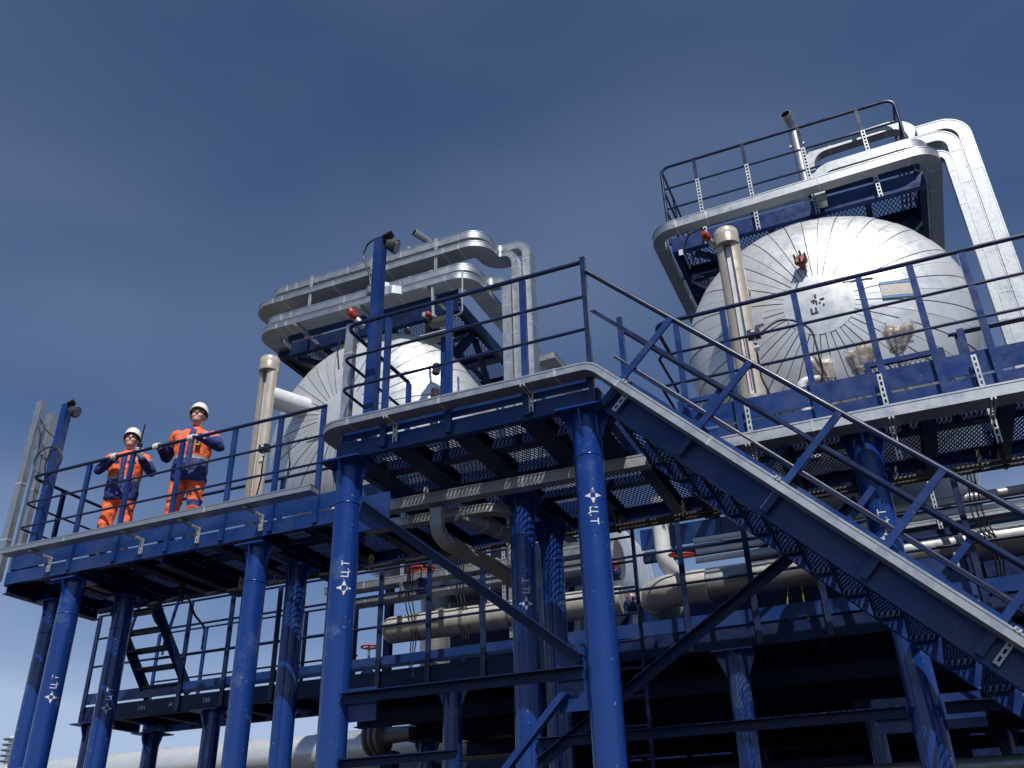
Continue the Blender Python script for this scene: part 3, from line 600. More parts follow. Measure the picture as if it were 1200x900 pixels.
# right tank fittings
npl = patch('name_plate', tB, XB_, .66, .98, -.10, .12, PLATE); patch('name_plate_band', npl, XB_, .66, .98, .085, .12, PLB, .017); patch('name_plate_band', npl, XB_, .66, .98, -.10, -.065, PLB, .017)
patch('access_cover', tB, XB_, .30, .62, .20, .42, ALU, .016); patch('access_cover', tB, XB_, -.83, -.62, -.06, .10, ALU, .016); patch('access_cover', tB, XB_, .62, .86, -.62, -.36, ALU, .016)
patch('access_cover', tA, XA, -.55, -.2, -.25, -.02, ALU, .016)
mk = MB()
for (a, b, w_, h) in ((-.03, .07, .02, .05), (-.075, .03, .05, .02), (.02, .03, .05, .02), (-.03, -.015, .02, .05), (-.1, -.12, .02, .07), (-.05, -.12, .02, .07), (-.1, -.13, .08, .02), (.04, -.05, .02, .025), (-.06, .005, .02, .02), (.005, -.01, .02, .02)):
    p = head_pt(XB_, a, b, .0105); mk.box(p.x, p.x+w_, p.y-.002, p.y, p.z, p.z+h)
part('stencil_mark', mk, STENK, tB, kind='stuff')
p = head_pt(XB_, -.08, .55); d = V(-.05, -.95, .35).normalized()
nz = part('nozzle', MB().lathe(p-d*.03, d, [(.04, 0), (.04, .11), (.075, .11), (.075, .135), (.045, .136), (.045, .15), (.07, .151), (.07, .17), (.03, .172)], 18), ORGV, tB, 35)
a_ = d.orthogonal().normalized(); b_ = d.cross(a_)
for i in range(4):
    q = p+d*.09+(a_*math.cos(i*math.pi/2+.6)+b_*math.sin(i*math.pi/2+.6))*.06; part('bolt', MB().lathe(q-d*.02, d, [(.012, 0), (.012, .13)], 6), DARK, nz)
p = head_pt(XB_, -.62, .30, .0)
# ------------------------------------------------------------------ level gauges
def gauge(label, x, y, z0, z1, link, gy):
    t = thing('level_gauge', (x, y, z0), label, 'level gauge', 'cream level gauges before the tanks')
    n = 26; r = .135; mb = MB(); pr = []
    for i in range(n):
        a = 2*math.pi*i/n-math.pi/2; pr.append((r*math.cos(a), r*math.sin(a)*.62))
    # body with a deep slot on the front: profile in plan
    sl = [(.036, -.085), (.036, -.02), (-.036, -.02), (-.036, -.085)]
    body = [(r*math.cos(a), .62*r*math.sin(a)) for a in [(-math.pi/2+.33)+(2*math.pi-.66)*i/n for i in range(n+1)]]+[(-.042, .0), (.042, .0)]
    part('housing', MB().sweep([V(x, y, z0), V(x, y, z1-.20)], [(-q[0], -q[1]) for q in body], V(0, -1, 0)), CREAM, t, 40)
    part('top_cap', MB().lathe((x, y, z1-.21), ZUP, [(.137, 0), (.137, .2), (.125, .215), (.11, .21), (.1, .14)], 26), CREAM, t, 40)
    part('label_band', MB().lathe((x, y, z1-.09), ZUP, [(.1375, 0), (.1385, .005), (.1385, .05), (.1375, .055)], 26), PLATE, t, 40)
    part('gauge_scale', MB().box(x-.03, x+.03, y-.026, y-.012, z0+.05, z1-.22), ALU, t); part('gauge_stripe', MB().box(x-.004, x+.006, y-.030, y-.0265, z0+.1, z0+.75), RED, t)
    part('bottom_flange', MB().lathe((x, y, z0-.14), ZUP, [(.06, 0), (.06, .04), (.12, .045), (.12, .1), (.137, .1), (.137, .145)], 26), CREAM, t, 40)
    for zz in link:
        part('link_pipe', MB().tube([V(x, y+.06, zz), V(x+gy[0], y+gy[1], zz+.0)], gy[2], 20), WHT if gy[2] > .1 else CREAM, t, 50)
    part('drain', MB().tube([V(x, y, z0-.12), V(x, y, z0-.5), V(x+.1, y+.3, z0-.8)], .02, 8), STEELP, t, 50)
    return t
gauge('cream level gauge column standing before the right tank', -.95, 8.75, 4.42, 6.62, (6.1, 4.75), (.12, 1.0, .05), )
gauge('cream level gauge column standing before the left tank against the sky', -7.33, 8.75, 4.25, 6.56, (6.0,), (.4, .9, .15))
# ------------------------------------------------------------------ platforms on top of the tanks
def top_platform(label, xc, rails):
    x0, x1, y0, y1 = xc-1.67, xc+1.5, 9.9, 14.2
    t = thing('top_platform', (xc, 12, 7.36), label, 'platform', 'platforms above the tanks')
    beamx(t, 'edge_beam', x0, x1, y0, 7.40, 7.62, -1, BLUE if rails else BLUE_SHADED, .09); part('toe_board', MB().box(x0+.01, x1-.01, y0+.004, y0+.011, 7.66, 7.82), BLUE_SHADED, t)  # left front beam takes the darker blue: shadow of the ducts in its colour
    part('edge_beam', MB().sweep([V(x0, y0+.1, 7.50), V(x0, y1, 7.50)], CH(.2, .08)), BLUE_SHADED, t); part('edge_beam', MB().sweep([V(x1, y1, 7.50), V(x1, y0+.1, 7.50)], CH(.2, .08)), BLUE_SHADED, t)
    for i in range(5): ibeam(t, 'cross_beam', (x0+.09, y0+.75+.85*i, 7.51), (x1-.09, y0+.75+.85*i, 7.51), .18, .14)
    xs = [x0+.06+(x1-x0-.12)*i/5 for i in range(6)]
    for x in xs[1:-1]: part('joist', MB().bar((x, y0+.1, 7.565), (x, y1-.1, 7.565), .07, .06), BLUE_SHADED, t)
    for a, b in zip(xs[:-1], xs[1:]):
        for i in range(5): inst('grating_panel', expanded(b-a-.006, .84, None, .026, .055), t, ((a+b)/2, y0+.52+.85*i, 7.606))
    for x in (x0+.12, x1-.12):
        part('leg', MB().bar((x, 13.4, 7.40), (x, 13.4, 2.37), .12, .12), BLUE_SHADED, t); part('leg', MB().bar((x, 10.6, 7.40), (xc+(x-xc)*.62, 10.6, 6.9), .12, .1, V(0, 1, 0)), BLUE_SHADED, t)
        part('brace', MB().bar((x, 10.7, 7.36), (xc+(x-xc)*.7, 12.4, 7.0), .09, .07, V(0, 0, 1)), BLUE_SHADED, t)
    part('brace', MB().bar((x0+.3, 10.0, 7.36), (x1-.3, 12.6, 7.36), .09, .05), BLUE_SHADED, t)
    return t
top_platform('mesh platform with railing above the right tank', XB_, True)
top_platform('mesh platform above the left tank beneath the stacked ducts', XA-.08, False)
t = thing('guardrail', (-.2, 9.88, 7.6), 'dark railing on the roof platform above the right tank', 'railing', 'guardrails of the walkways')
x0, x1 = XB_-1.67, XB_+1.42
part('top_rail', MB().tube(fillet([V(x0, 9.86, 7.5), V(x0, 9.86, 8.83), V(x1, 9.86, 8.83), V(x1, 9.86, 7.6)], .12), .021, 10), RAILB, t, 50)
for z in (8.45, 8.10): part('mid_rail', MB().tube([V(x0, 9.86, z), V(x1, 9.86, z)], .0145, 8), RAILB, t, 50)
for x in (x0, x1):
    for z in (8.83, 8.45, 8.10): part('side_rail', MB().tube([V(x, 9.9, z), V(x, 13.9, z)], .016, 8), RAILB, t, 50)
    for y in (10.6, 11.6, 12.6, 13.9): part('post', MB().bar((x, y, 7.42), (x, y, 8.83), .04, .04), RAILB, t)
for x in (-1.33, -.66, .08, .83):
    part('post', MB().bar((x, 9.86, 7.6), (x, 9.86, 8.82), .045, .03, V(0, 1, 0)), RAILB, t); strut(t, (x+.01, 9.83, 8.45), (x+.01, 9.83, 7.35), (0, -1, 0), .05, name='strut')
# ------------------------------------------------------------------ ducts on the tank platforms
H_ = .165
tray('front galvanised duct along the right roof platform, turning back at both ends', [(-1.93, 11.9, 7.49), (-1.93, 9.52, 7.49), (1.50, 9.52, 7.58), (1.50, 12.6, 7.58)], .15, .125, r=.24, joints=1.4)
tray('middle galvanised duct rising behind the front duct on the right roof platform', [(.16, 9.74, 7.40), (.16, 9.74, 7.89), (1.44, 9.74, 7.91), (1.44, 12.6, 7.91)], .125, .15, V(0, -1, 0), r=.22, joints=1.4)
tray('highest galvanised duct looping over the right roof platform railing', [(.12, 10.1, 7.45), (.12, 10.1, 8.53), (1.42, 10.1, 8.57), (1.42, 10.1, 7.9)], .125, .14, V(0, -1, 0), r=.26, joints=1.4)
tray('inner of the two tall ducts dropping down at the right edge', [(1.40, 10.02, 8.12), (1.80, 10.02, 8.12), (1.80, 10.02, -.2)], .16, .145, r=.2, joints=1.6)
tray('outer of the two tall ducts dropping down at the right edge', [(1.45, 10.02, 8.275), (1.955, 10.02, 8.275), (1.955, 10.02, -.2)], .16, .145, r=.32, joints=1.6)
tray('small side duct branching below the tall right ducts', [(1.40, 9.76, 7.66), (1.66, 9.76, 7.66), (1.66, 9.76, 2.5)], .10, .09, r=.14, joints=1.6)
tray('topmost of the four stacked ducts over the left tank', [(-8.2, 11.4, 8.49), (-8.2, 9.72, 8.49), (-4.56, 9.72, 8.49), (-4.56, 10.26, 8.49), (-4.00, 10.26, 8.49), (-4.00, 10.26, 2.6)], .20, .12, r=.19, joints=.95)
tray('second of the four stacked ducts over the left tank', [(-8.4, 11.4, 8.26), (-8.4, 9.70, 8.26), (-4.52, 9.70, 8.26), (-4.52, 10.14, 8.26), (-4.12, 10.14, 8.26), (-4.12, 10.14, 2.6)], .30, .095, r=.21, joints=.95)
tray('third of the four stacked ducts over the left tank', [(-8.05, 11.4, 7.75), (-8.05, 9.46, 7.75), (-4.60, 9.46, 7.75), (-4.60, 10.0, 7.75), (-4.24, 10.0, 7.75), (-4.24, 10.0, 2.6)], .16, .115, r=.19, joints=.95)
tray('lowest of the four stacked ducts over the left tank, running back at the right', [(-8.05, 11.4, 7.545), (-8.05, 9.42, 7.545), (-4.60, 9.42, 7.545), (-4.55, 13.4, 7.48)], .26, .095, r=.2, joints=.95)
tray('flat duct sloping away behind the left tank near the stair head', [(-4.05, 10.9, 6.9), (-3.95, 14.5, 6.9)], .3, .10, joints=1.3)
for i, x in enumerate((-7.4, -6.3, -5.2)):
    t = thing('duct_support', (x, 9.62, 7.3), ('left', 'middle', 'right')[i]+'most slotted strut holding the four stacked ducts of the left tank', 'bracket', 'duct supports')
    strut(t, (x, 9.57, 7.40), (x, 9.57, 8.55), (0, -1, 0)); strut(t, (x, 9.27, 7.47), (x, 9.89, 7.47), (0, 0, 1))
# bent clips on the left ducts
for i, (x, y, z) in enumerate(((-6.05, 9.40, 7.75), (-5.80, 9.30, 7.545))):
    k = thing('duct_coupling', (x, y, z), ('upper', 'lower')[i]+' bulging coupling on the stacked ducts above the left tank', 'coupling', 'duct couplings')
    part('collar', MB().sweep(fillet([V(x-.20, y+.02, z), V(x-.1, y-.07, z), V(x+.1, y-.07, z), V(x+.2, y+.02, z)], .06), [(-.03, -.065), (.03, -.065), (.03, .065), (-.03, .065)]), GALV, k, 35)
    part('strap', MB().box(x-.04, x+.04, y-.108, y-.06, z-.07, z+.07), SLOT, k)
# ------------------------------------------------------------------ vents
def vent(label, x, y, z0, z1, r, tip):
    t = thing('vent_pipe', (x, y, z0), label, 'vent pipe', 'vent pipes on the tanks'); tp = Vector(tip)
    path = fillet([V(x, y, z0), V(x, y, z1), V(x, y, z1)+tp], .12, 6); d = tp.normalized(); e = path[-1]
    part('pipe', MB().tube(path, r, 20), GALV, t, 50); part('rim', MB().lathe(e, d, [(r*.85, -.01), (r*1.03, -.01), (r*1.03, .02), (r*.85, .02)], 20), GALV, t, 40); part('mouth_shade_disc', MB().lathe(e, d, [(r*.90, .001), (r*.90, .023)], 20), MOUTH_SHADE, t)  # solid black disc stands in for the shaded inside of the pipe
    part('collar', MB().lathe((x, y, z0+(z1-z0)*.35), ZUP, [(r+.004, 0), (r+.03, .03), (r+.03, .09), (r+.004, .12)], 20), GALV, t, 40); part('clip', MB().box(x-r-.03, x+r+.03, y-.02, y+.02, z1-.35, z1-.32), SLOT, t)
    return t
vent('open-topped vent pipe behind the right roof railing', .03, 10.35, 7.45, 9.30, .07, (-.05, -.22, .06))
vent('short dark-mouthed vent pipe above the stacked ducts of the left tank', -5.74, 10.4, 7.5, 9.22, .062, (-.15, -.26, .07))
vent('stubby vent beside the short vent pipe on the left tank', -6.12, 10.4, 7.5, 9.12, .045, (-.02, -.03, .09))
# ------------------------------------------------------------------ pipework between the decks
def pipe(label, path, r, m, rb=.3, bands=0, cat='pipe', group='insulated pipes', capdome=False, bm=None):
    pts = fillet(path, rb, 8) if len(path) > 2 else [Vector(p) for p in path]
    c = sum(pts, Vector())/len(pts); t = thing('insulated_pipe', (c.x, c.y, min(p.z for p in pts)-r), label, cat, group)
    part('pipe_run', MB().tube(pts, r, 24), m, t, 50)
    P = [Vector(p) for p in path]
    for i in range(len(P)-1):
        d = P[i+1]-P[i]; L = d.length; d.normalize(); n = int(L/bands) if bands else 0
        for k in range(n): part('cladding_band', MB().lathe(P[i]+d*(bands*(k+.6)), d, [(r+.001, 0), (r+.006, .004), (r+.006, .05), (r+.001, .054)], 24), bm or m, t, 40)
    if capdome: part('end_dome', MB().lathe(P[0], P[0]-P[1], [(r, 0), (r*.92, r*.3), (r*.7, r*.55), (r*.35, r*.72), (.01, r*.76)], 24), m, t, 60)
    return t
pipe('cream elbow pipe becoming grey steel beneath the stair', [(-2.57, 11.0, 2.92), (-2.57, 9.98, 2.91), (-1.91, 9.98, 2.91)], .185, CREAMP, .35, .5)
pipe('grey steel pipe lying behind the lower railing under the stair', [(-1.90, 9.98, 2.91), (2.6, 9.98, 2.95)], .165, STEELP, bands=1.1)
pipe('cream wrapped pipe with domed left end behind the landing brace', [(-5.92, 9.98, 2.90), (-2.9, 9.98, 2.88)], .165, CREAMP, bands=.62, capdome=True, bm=STEELP)
pipe('thick grey duct hanging beneath the left tank', [(-5.6, 11.0, 3.72), (-3.2, 11.0, 3.70)], .26, STEELP, bands=.8)
pipe('grey riser pipe between left tank and lower deck', [(-5.75, 10.8, 3.9), (-5.75, 10.8, 2.4)], .2, STEELP, bands=.5)
pipe('white flat riser behind the inner columns under the stair head', [(-2.55, 10.7, 4.3), (-2.55, 10.7, 3.45), (-2.3, 11.3, 3.2)], .10, WHT, .25)
for i, z in enumerate((3.92, 3.80, 3.66, 3.53, 3.42)):
    pipe(('topmost', 'second highest', 'middle', 'second lowest', 'lowest')[i]+' of five thin white pipes seen under the stair', [(-2.3, 11.4+.08*(i % 2), z), (1.8, 11.4+.08*(i % 2), z)], .038, WHT, bands=1.3, group='thin white pipes')
pipe('long galvanised pipe behind the right railing below the tank belly', [(-1.6, 10.9, 3.46), (4.0, 10.9, 3.50)], .07, GALV, bands=1.2)
pipe('upper grey pipe along the lower deck at right', [(-1.0, 10.7, 3.66), (4.0, 10.7, 3.70)], .06, STEELP, bands=1.2)
T = tray('grey tray along the lower deck behind the left inner posts', [(-6.9, 9.95, 3.50), (-3.2, 9.95, 3.50)], .2, .09, joints=1.2)
strut(T, (-5.75, 9.86, 3.95), (-5.75, 9.86, 3.35), (0, -1, 0)); strut(T, (-5.75, 9.8, 3.44), (-5.75, 10.2, 3.44), (0, 0, 1))
T = tray('lower grey tray under the left inner posts', [(-6.9, 10.0, 3.30), (-3.2, 10.0, 3.30)], .2, .06, joints=1.2)
strut(T, (-4.55, 9.9, 3.95), (-4.55, 9.9, 2.95), (0, -1, 0)); strut(T, (-4.35, 9.9, 3.9), (-4.35, 9.9, 2.9), (0, -1, 0))
T = tray('pale tray below the right tank belly at far right', [(-.9, 10.2, 3.27), (4.0, 10.2, 3.33)], .16, .05, joints=1.2)
for x in (-.02, .55): strut(T, (x, 10.1, 3.75), (x, 10.1, 2.75), (0, -1, 0))
# pump / cone body on the lower deck
def valve(label, x, y, z, R, axis=(0, 0, 1), stem=.25, spokes=3, m=RED, body=True):
    t = thing('handwheel_valve', (x, y, z-stem-.12), label, 'valve', 'red handwheel valves'); ax = Vector(axis).normalized(); c = V(x, y, z)
    wmb = MB().torus(c, ax, R, R*.11, 22, 6); a = ax.orthogonal().normalized(); b = ax.cross(a)
    part('handwheel', wmb, m, t, 60)
    for i in range(spokes):
        d = a*math.cos(2*math.pi*i/spokes)+b*math.sin(2*math.pi*i/spokes); part('spoke', MB().bar(c, c+d*R, R*.12, R*.1, ax), m, t)
    part('stem', MB().tube([c+ax*.04, c-ax*stem], .016, 8), STEELP, t, 50)
    if body: part('valve_body', MB().lathe(c-ax*(stem+.16), ax, [(.05, 0), (.09, .02), (.09, .05), (.055, .07), (.05, .15), (.075, .16), (.075, .19), (.03, .2)], 16), BLUE, t, 40)
    return t
valve('red handwheel behind a lower railing post under the stair', -2.15, 9.9, 3.27, .14, (.1, -.15, 1), .3)
valve('red handwheel on blue valve left of the cream domed pipe', -6.23, 9.95, 2.72, .10, (0, 0, 1), .2)
valve('wide red handwheel tucked under the left tank in shade', -5.45, 9.85, 3.58, .17, (0, -.1, 1), .15)
valve('tiny red handwheel facing out left of the cream elbow', -2.72, 9.78, 2.84, .055, (.4, -1, .1), .12)
valve('orange ring valve half hidden right of the front landing column', -2.93, 9.8, 3.24, .06, (.3, -1, 0), .12)
# conduits clipped under the walkways
for i, (y, z, x0, x1, lab) in enumerate(((8.55, 3.23, -9.4, 2.9, 'thicker dark conduit clipped under the rear of the walkway'), (8.62, 3.21, -2.9, 2.9, 'thin dark conduit beside the thicker one under the right walkway'))):
    t = thing('conduit', ((x0+x1)/2, y, z), lab, 'conduit', 'conduits under the walkways'); part('tube', MB().tube([V(x0, y, z), V(x1, y, z-.01)], .022-.004*i, 10), DARK, t, 50)
    for k in range(int((x1-x0)/.9)): part('clip', MB().box(x0+.4+.9*k, x0+.43+.9*k, y-.03, y+.03, z-.028, 3.37), DARK, t)
for i, (x, y) in enumerate(((-5.6, 9.78), (-4.9, 9.80), (.9, 9.76))):
    t = thing('cable_drop', (x, y, 2.4), ('left', 'middle', 'right')[i]+'most bundle of black cables dropping to the lower deck', 'cable', 'cable drops')
    for k in range(3): part('strand', MB().tube(fillet([V(x+.03*k, y, 3.62), V(x+.05*k-.06, y+.03, 3.2), V(x+.04*k+.04, y+.05, 2.8), V(x+.02*k, y+.08, 2.37)], .3, 5), .008, 6), BLACK, t, 60)
# ladder right of the inner columns
l = thing('fixed_ladder', (-2.62, 8.75, 1.2), 'dark rung ladder right of the tall landing column, under the deck', 'ladder')
for x in (-3.0, -2.45): part('stile', MB().bar((x, 8.98, .4), (x, 8.98, 3.38), .03, .05), BLUE_SHADED, l)
for i in range(11): part('rung', MB().tube([V(-2.985, 8.98, .55+.27*i), V(-2.465, 8.98, .55+.27*i)], .014, 8), RAILB, l, 50)
# blue tank-side platform seen in the gap under the stair
bp_ = thing('rear_platform', (-1.9, 13.0, 3.9), 'distant blue plated platform seen through the gap under the stair', 'platform')
part('edge_plate', MB().box(-3.4, -.6, 12.9, 12.92, 4.42, 4.74), BLUE, bp_); part('edge_beam', MB().box(-3.4, -.6, 12.95, 13.05, 4.25, 4.40), BLUE_SHADED, bp_)
for x in (-2.9, -2.2, -1.5): part('post', MB().bar((x, 12.88, 4.3), (x, 12.88, 5.4), .05, .04), BLUE, bp_)
for x in (-3.2, -.8): part('leg', MB().bar((x, 13.7, 4.25), (x, 13.0, 2.37), .12, .12), BLUE_SHADED, bp_)
# equipment box below the right walkway
eb = thing('equipment_cabinet', (.35, 9.95, 2.37), 'dark blue equipment box beneath the right walkway', 'cabinet')
part('casing', MB().box(-.05, .72, 9.86, 10.4, 2.37, 3.12), BLUE_SHADED, eb); part('door', MB().box(.0, .66, 9.845, 9.858, 2.43, 3.06), BLUE, eb); part('handle', MB().box(.58, .61, 9.825, 9.844, 2.7, 2.85), SLOT, eb)
# ------------------------------------------------------------------ small gear on the walkways
def jbox(label, x, y, z, loop):
    t = thing('junction_box', (x, y, z), label, 'junction box', 'junction boxes on the railings')
    part('case', MB().box(x-.06, x+.06, y-.035, y+.035, z-.04, z+.045), DARK, t); part('cover', MB().box(x-.05, x+.05, y-.042, y-.0355, z-.03, z+.035), BLACK, t); part('tag', MB().box(x-.018, x+.018, y-.046, y-.0425, z+.005, z+.03), WHT, t)
    part('gland', MB().tube([V(x, y, z-.04), V(x, y, z-.1)], .017, 8), SLOT, t, 50)
    for lp_ in loop: part('cable', MB().tube(fillet([Vector(p) for p in lp_], .2, 8), .010, 6), BLACK, t, 60)
    part('tag_plate', MB().box(x-.015, x+.035, y-.05, y-.047, z-.21, z-.15), WHT, t)
    return t
jbox('black junction box with looped cable on the rail before the right tank', -.74, 7.72, 4.58, [[(-.68, 7.72, 4.58), (-.45, 7.74, 4.72), (-.22, 7.78, 4.55), (-.2, 7.8, 4.1), (-.28, 7.85, 3.85)], [(-.74, 7.72, 4.5), (-.74, 7.72, 4.1), (-.6, 7.8, 3.6)]])
jbox('black junction box with cable on the railing beside the left gauge', -6.42, 7.75, 4.58, [[(-6.42, 7.75, 4.5), (-6.42, 7.75, 4.2), (-6.5, 7.75, 3.7)], [(-6.1, 7.75, 4.66), (-6.03, 7.75, 4.3), (-6.12, 7.75, 3.8)]])
# gas detector heads
def detector(label, x, y, z, ax, m, pole=None):
    t = thing('gas_detector', (x, y, z), label, 'detector', 'red instrument heads'); ax = Vector(ax).normalized(); p = V(x, y, z)
    part('head', MB().lathe(p, ax, [(.02, 0), (.045, .01), (.05, .07), (.035, .09), (.035, .12), (.015, .13)], 14), m, t, 40); part('body', MB().lathe(p-ax*.12, ax, [(.028, 0), (.034, .02), (.034, .1), (.022, .12)], 12), SLOT, t, 40)
    if pole: part('bracket', MB().bar(p-ax*.08, pole, .03, .03), SLOT, t)
    return t
d = detector('red detector head on top of the pale duct by the lamp post', -4.40, 6.46, 5.06, (-.5, -.5, .8), RED, (-4.46, 6.5, 5.0))
part('cable', MB().tube(fillet([V(-4.42, 6.48, 5.0), V(-4.58, 6.5, 4.95), V(-4.62, 6.5, 4.75), V(-4.6, 6.52, 4.55)], .1), .008, 6), BLACK, d, 60)
part('cable', MB().tube(fillet([V(-4.42, 6.47, 5.0), V(-4.52, 6.48, 4.85), V(-4.54, 6.5, 4.55)], .1), .005, 6), YEL, d, 60)
d = detector('orange gauge dial hanging under the left roof platform', -4.93, 8.95, 6.72, (-.2, -1, -.3), RED, (-4.93, 9.0, 7.2)); part('dial', MB().lathe((-4.955, 8.83, 6.68), (-.2, -1, -.3), [(.03, 0), (.03, .004)], 14), WHT, d)
part('manifold', MB().box(-4.98, -4.7, 8.98, 9.12, 6.62, 6.7), DARK, d); part('pipe', MB().tube(fillet([V(-4.7, 9.05, 6.66), V(-4.5, 9.05, 6.7), V(-4.5, 9.05, 7.38)], .06), .015, 8), STEELP, d, 50)
d = detector('red instrument beside the top of the right level gauge', -1.14, 8.66, 6.52, (-.3, -.9, .2), RED, (-.95, 8.75, 6.5)); part('cable', MB().tube(fillet([V(-1.14, 8.72, 6.55), V(-1.2, 8.8, 6.8), V(-1.4, 8.9, 6.85), V(-1.5, 9.0, 6.7)], .1), .011, 6), BLACK, d, 60)
part('tag', MB().box(-1.55, -1.5, 8.95, 8.955, 6.62, 6.70), WHT, d)
cb = thing('yellow_cable_drop', (-.98, 9.66, 2.5), 'thin yellow earth cables hanging in front of the grey pipe', 'cable')
for i, dx in enumerate((0, .14, .3)): part('strand', MB().tube([V(-1.0+dx*.4, 9.9, 3.2), V(-1.03+dx*.8, 9.93, 2.95), V(-1.1+dx*1.2, 9.95, 2.6), V(-1.1+dx*1.3, 9.96, 2.4)], .006, 6), YEL, cb, 60)
# mesh guards behind the right railing
def guard(label, x0, x1, y, z0, z1):
    t = thing('mesh_guard', ((x0+x1)/2, y, z0), label, 'guard', 'blue mesh guards')
    part('frame', MB().box(x0, x1, y-.02, y+.02, z1-.05, z1).box(x0, x0+.05, y-.02, y+.02, z0, z1-.0505).box(x1-.05, x1, y-.02, y+.02, z0, z1-.0505), BLUE, t)
    inst('mesh', expanded(x1-x0-.1, z1-z0-.06, BLUE_SHADED, .022, .04, .006, .006), t, ((x0+x1)/2, y, (z0+z1)/2-.02), (rad(90), 0, 0))
    for x in (x0+.03, x1-.03): part('leg', MB().bar((x, y, z0-.005), (x, y, 3.54), .04, .04), BLUE, t)
    return t
guard('blue framed mesh guard behind the railing under the right tank', .16, .86, 8.25, 3.98, 4.30)
guard('small blue mesh guard left of the right tank by the stair head', -1.75, -1.30, 8.75, 4.25, 4.58)
s_ = thing('short_stanchion', (1.08, 8.6, 3.54), 'short blue stanchion at the right edge below the tank', 'post'); part('upright', MB().bar((1.08, 8.6, 3.54), (1.08, 8.6, 4.64), .06, .05), BLUE, s_); part('rail', MB().tube([V(1.08, 8.6, 4.62), V(2.9, 8.6, 4.62)], .016, 8), RAILB, s_, 50)
# plastic-wrapped fittings
def wrapped(label, x, y, z, R, Hh, tilt, seed):
    t = thing('wrapped_fitting', (x, y, z-Hh), label, 'wrapped fitting', 'plastic wrapped fittings'); tl = Vector(tilt)
    for nm, m, k in (('wrapping', BAG, .86), ('film', CLEAR, 1.0)):
        mb = MB(); n, q = 40, 10
        for i in range(q+1):
            f = i/q; r = R*k*(.38+.62*min(1, f*1.25)**.8)*(1 if f < .9 else .93)
            for j in range(n):
                th = 2*math.pi*j/n; wr = 1+.10*math.sin(5*th+seed)*f+.07*math.sin(11*th+seed*2+f*3)+.10*mnoise.noise(V(math.cos(th)*2.2, math.sin(th)*2.2, f*3+seed)); hz = Hh*(f*1.9-1)*k+.035*f*math.sin(3*th+seed)
                mb.v.append(V(x, y, z)+V(r*wr*math.cos(th), r*wr*math.sin(th)*.8, hz)+tl*(f*.25))
        for i in range(q):
            for j in range(n): mb.f.append((i*n+j, i*n+(j+1) % n, (i+1)*n+(j+1) % n, (i+1)*n+j))
        top = len(mb.v); mb.v.append(V(x, y, z)+tl*.25+V(0, 0, Hh*.9*k+.03)); bot = len(mb.v); mb.v.append(V(x, y, z-Hh*k))
        for j in range(n): mb.f += [(q*n+j, q*n+(j+1) % n, top), ((j+1) % n, j, bot)]
        part(nm, mb, m, t, 30)
    part('tie', MB().torus((x, y, z-Hh*.75), ZUP, R*.5, .005, 18, 6), STEELP, t, 60)
    part('pipe_stub', MB().tube([V(x, y, z-Hh*.7), V(x+.02, y+.12, 3.6)], .04, 12), STEELP, t, 50)
    return t
wrapped('leftmost brown plastic wrapped fitting at the foot of the right tank', -.20, 8.55, 4.47, .15, .14, (-.25, 0, .05), 1.3)
wrapped('middle brown plastic wrapped fitting at the foot of the right tank', .12, 8.55, 4.50, .155, .14, (.2, 0, .0), 5.1)
wrapped('rightmost brown plastic wrapped fitting above the mesh guard', .50, 8.55, 4.64, .15, .13, (.25, 0, .1), 9.7)
wf = thing('pipe_fitting', (-.42, 8.5, 3.6), 'pale clustered pipe fitting left of the wrapped fittings', 'fitting'); part('elbow', MB().tube(fillet([V(-.45, 8.5, 3.54), V(-.45, 8.5, 4.38), V(-.25, 8.55, 4.4)], .08), .05, 14), WHT, wf, 50); part('flange', MB().lathe((-.45, 8.5, 4.2), ZUP, [(.085, 0), (.085, .03)], 16), SLOT, wf, 40)
dm = thing('pump_dome', (-5.55, 8.25, 3.54), 'white domed cover standing on the walkway beside the landing column', 'cover'); part('dome', MB().lathe((-5.55, 8.25, 3.55), ZUP, [(.22, 0), (.22, .18), (.20, .26), (.14, .33), (.05, .36), (.01, .362)], 24), WHT, dm, 50); part('box', MB().box(-5.40, -5.28, 8.05, 8.15, 3.55, 3.70), SLOT, dm)
# ------------------------------------------------------------------ far background
fp = thing('pipeline', (-20, 15, -EYE), 'thick silver pipeline running low behind the left columns', 'pipeline')
part('pipe_run', MB().tube([V(-60, 15.0, 2.34), V(-6.2, 15.0, 2.28)], .34, 28), ALU, fp, 50)
for i in range(26): part('cladding_band', MB().lathe((-58+2*i, 15.0, 2.34-.001*i), (1, 0, -.001), [(.342, 0), (.347, .005), (.347, .04), (.342, .045)], 28), ALU, fp, 40)
for i in range(9):
    x = -56+6*i; part('support', MB().box(x-.12, x+.12, 14.9, 15.1, -EYE, 1.995), BLUE_SHADED, fp)
vf = thing('flanged_reducer', (-7.2, 12.2, 1.9), 'ribbed grey flange assembly low behind the left landing column', 'pipe fitting')
part('ribs', MB().lathe((-7.55, 12.2, 2.02), (1, 0, 0), [(.22, 0), (.26, .01), (.26, .05), (.22, .06), (.22, .1), (.26, .11), (.26, .15), (.22, .16), (.22, .2), (.26, .21), (.26, .25), (.12, .3), (.1, .7)], 24), STEELP, vf, 35)
part('support', MB().box(-7.3, -7.1, 12.1, 12.3, -EYE, 1.80), BLUE_SHADED, vf)
tw = thing('lattice_tower', (-80.5, 62, -EYE), 'white lattice mast far off at the lower left edge', 'tower')
for a in ((-1.4, -1.4), (1.4, -1.4), (-1.4, 1.4), (1.4, 1.4)):
    part('leg', MB().bar((-77.9+a[0], 62+a[1], -EYE), (-80.0+a[0]*.2, 62+a[1]*.2, 18), .3, .3), WHT, tw)
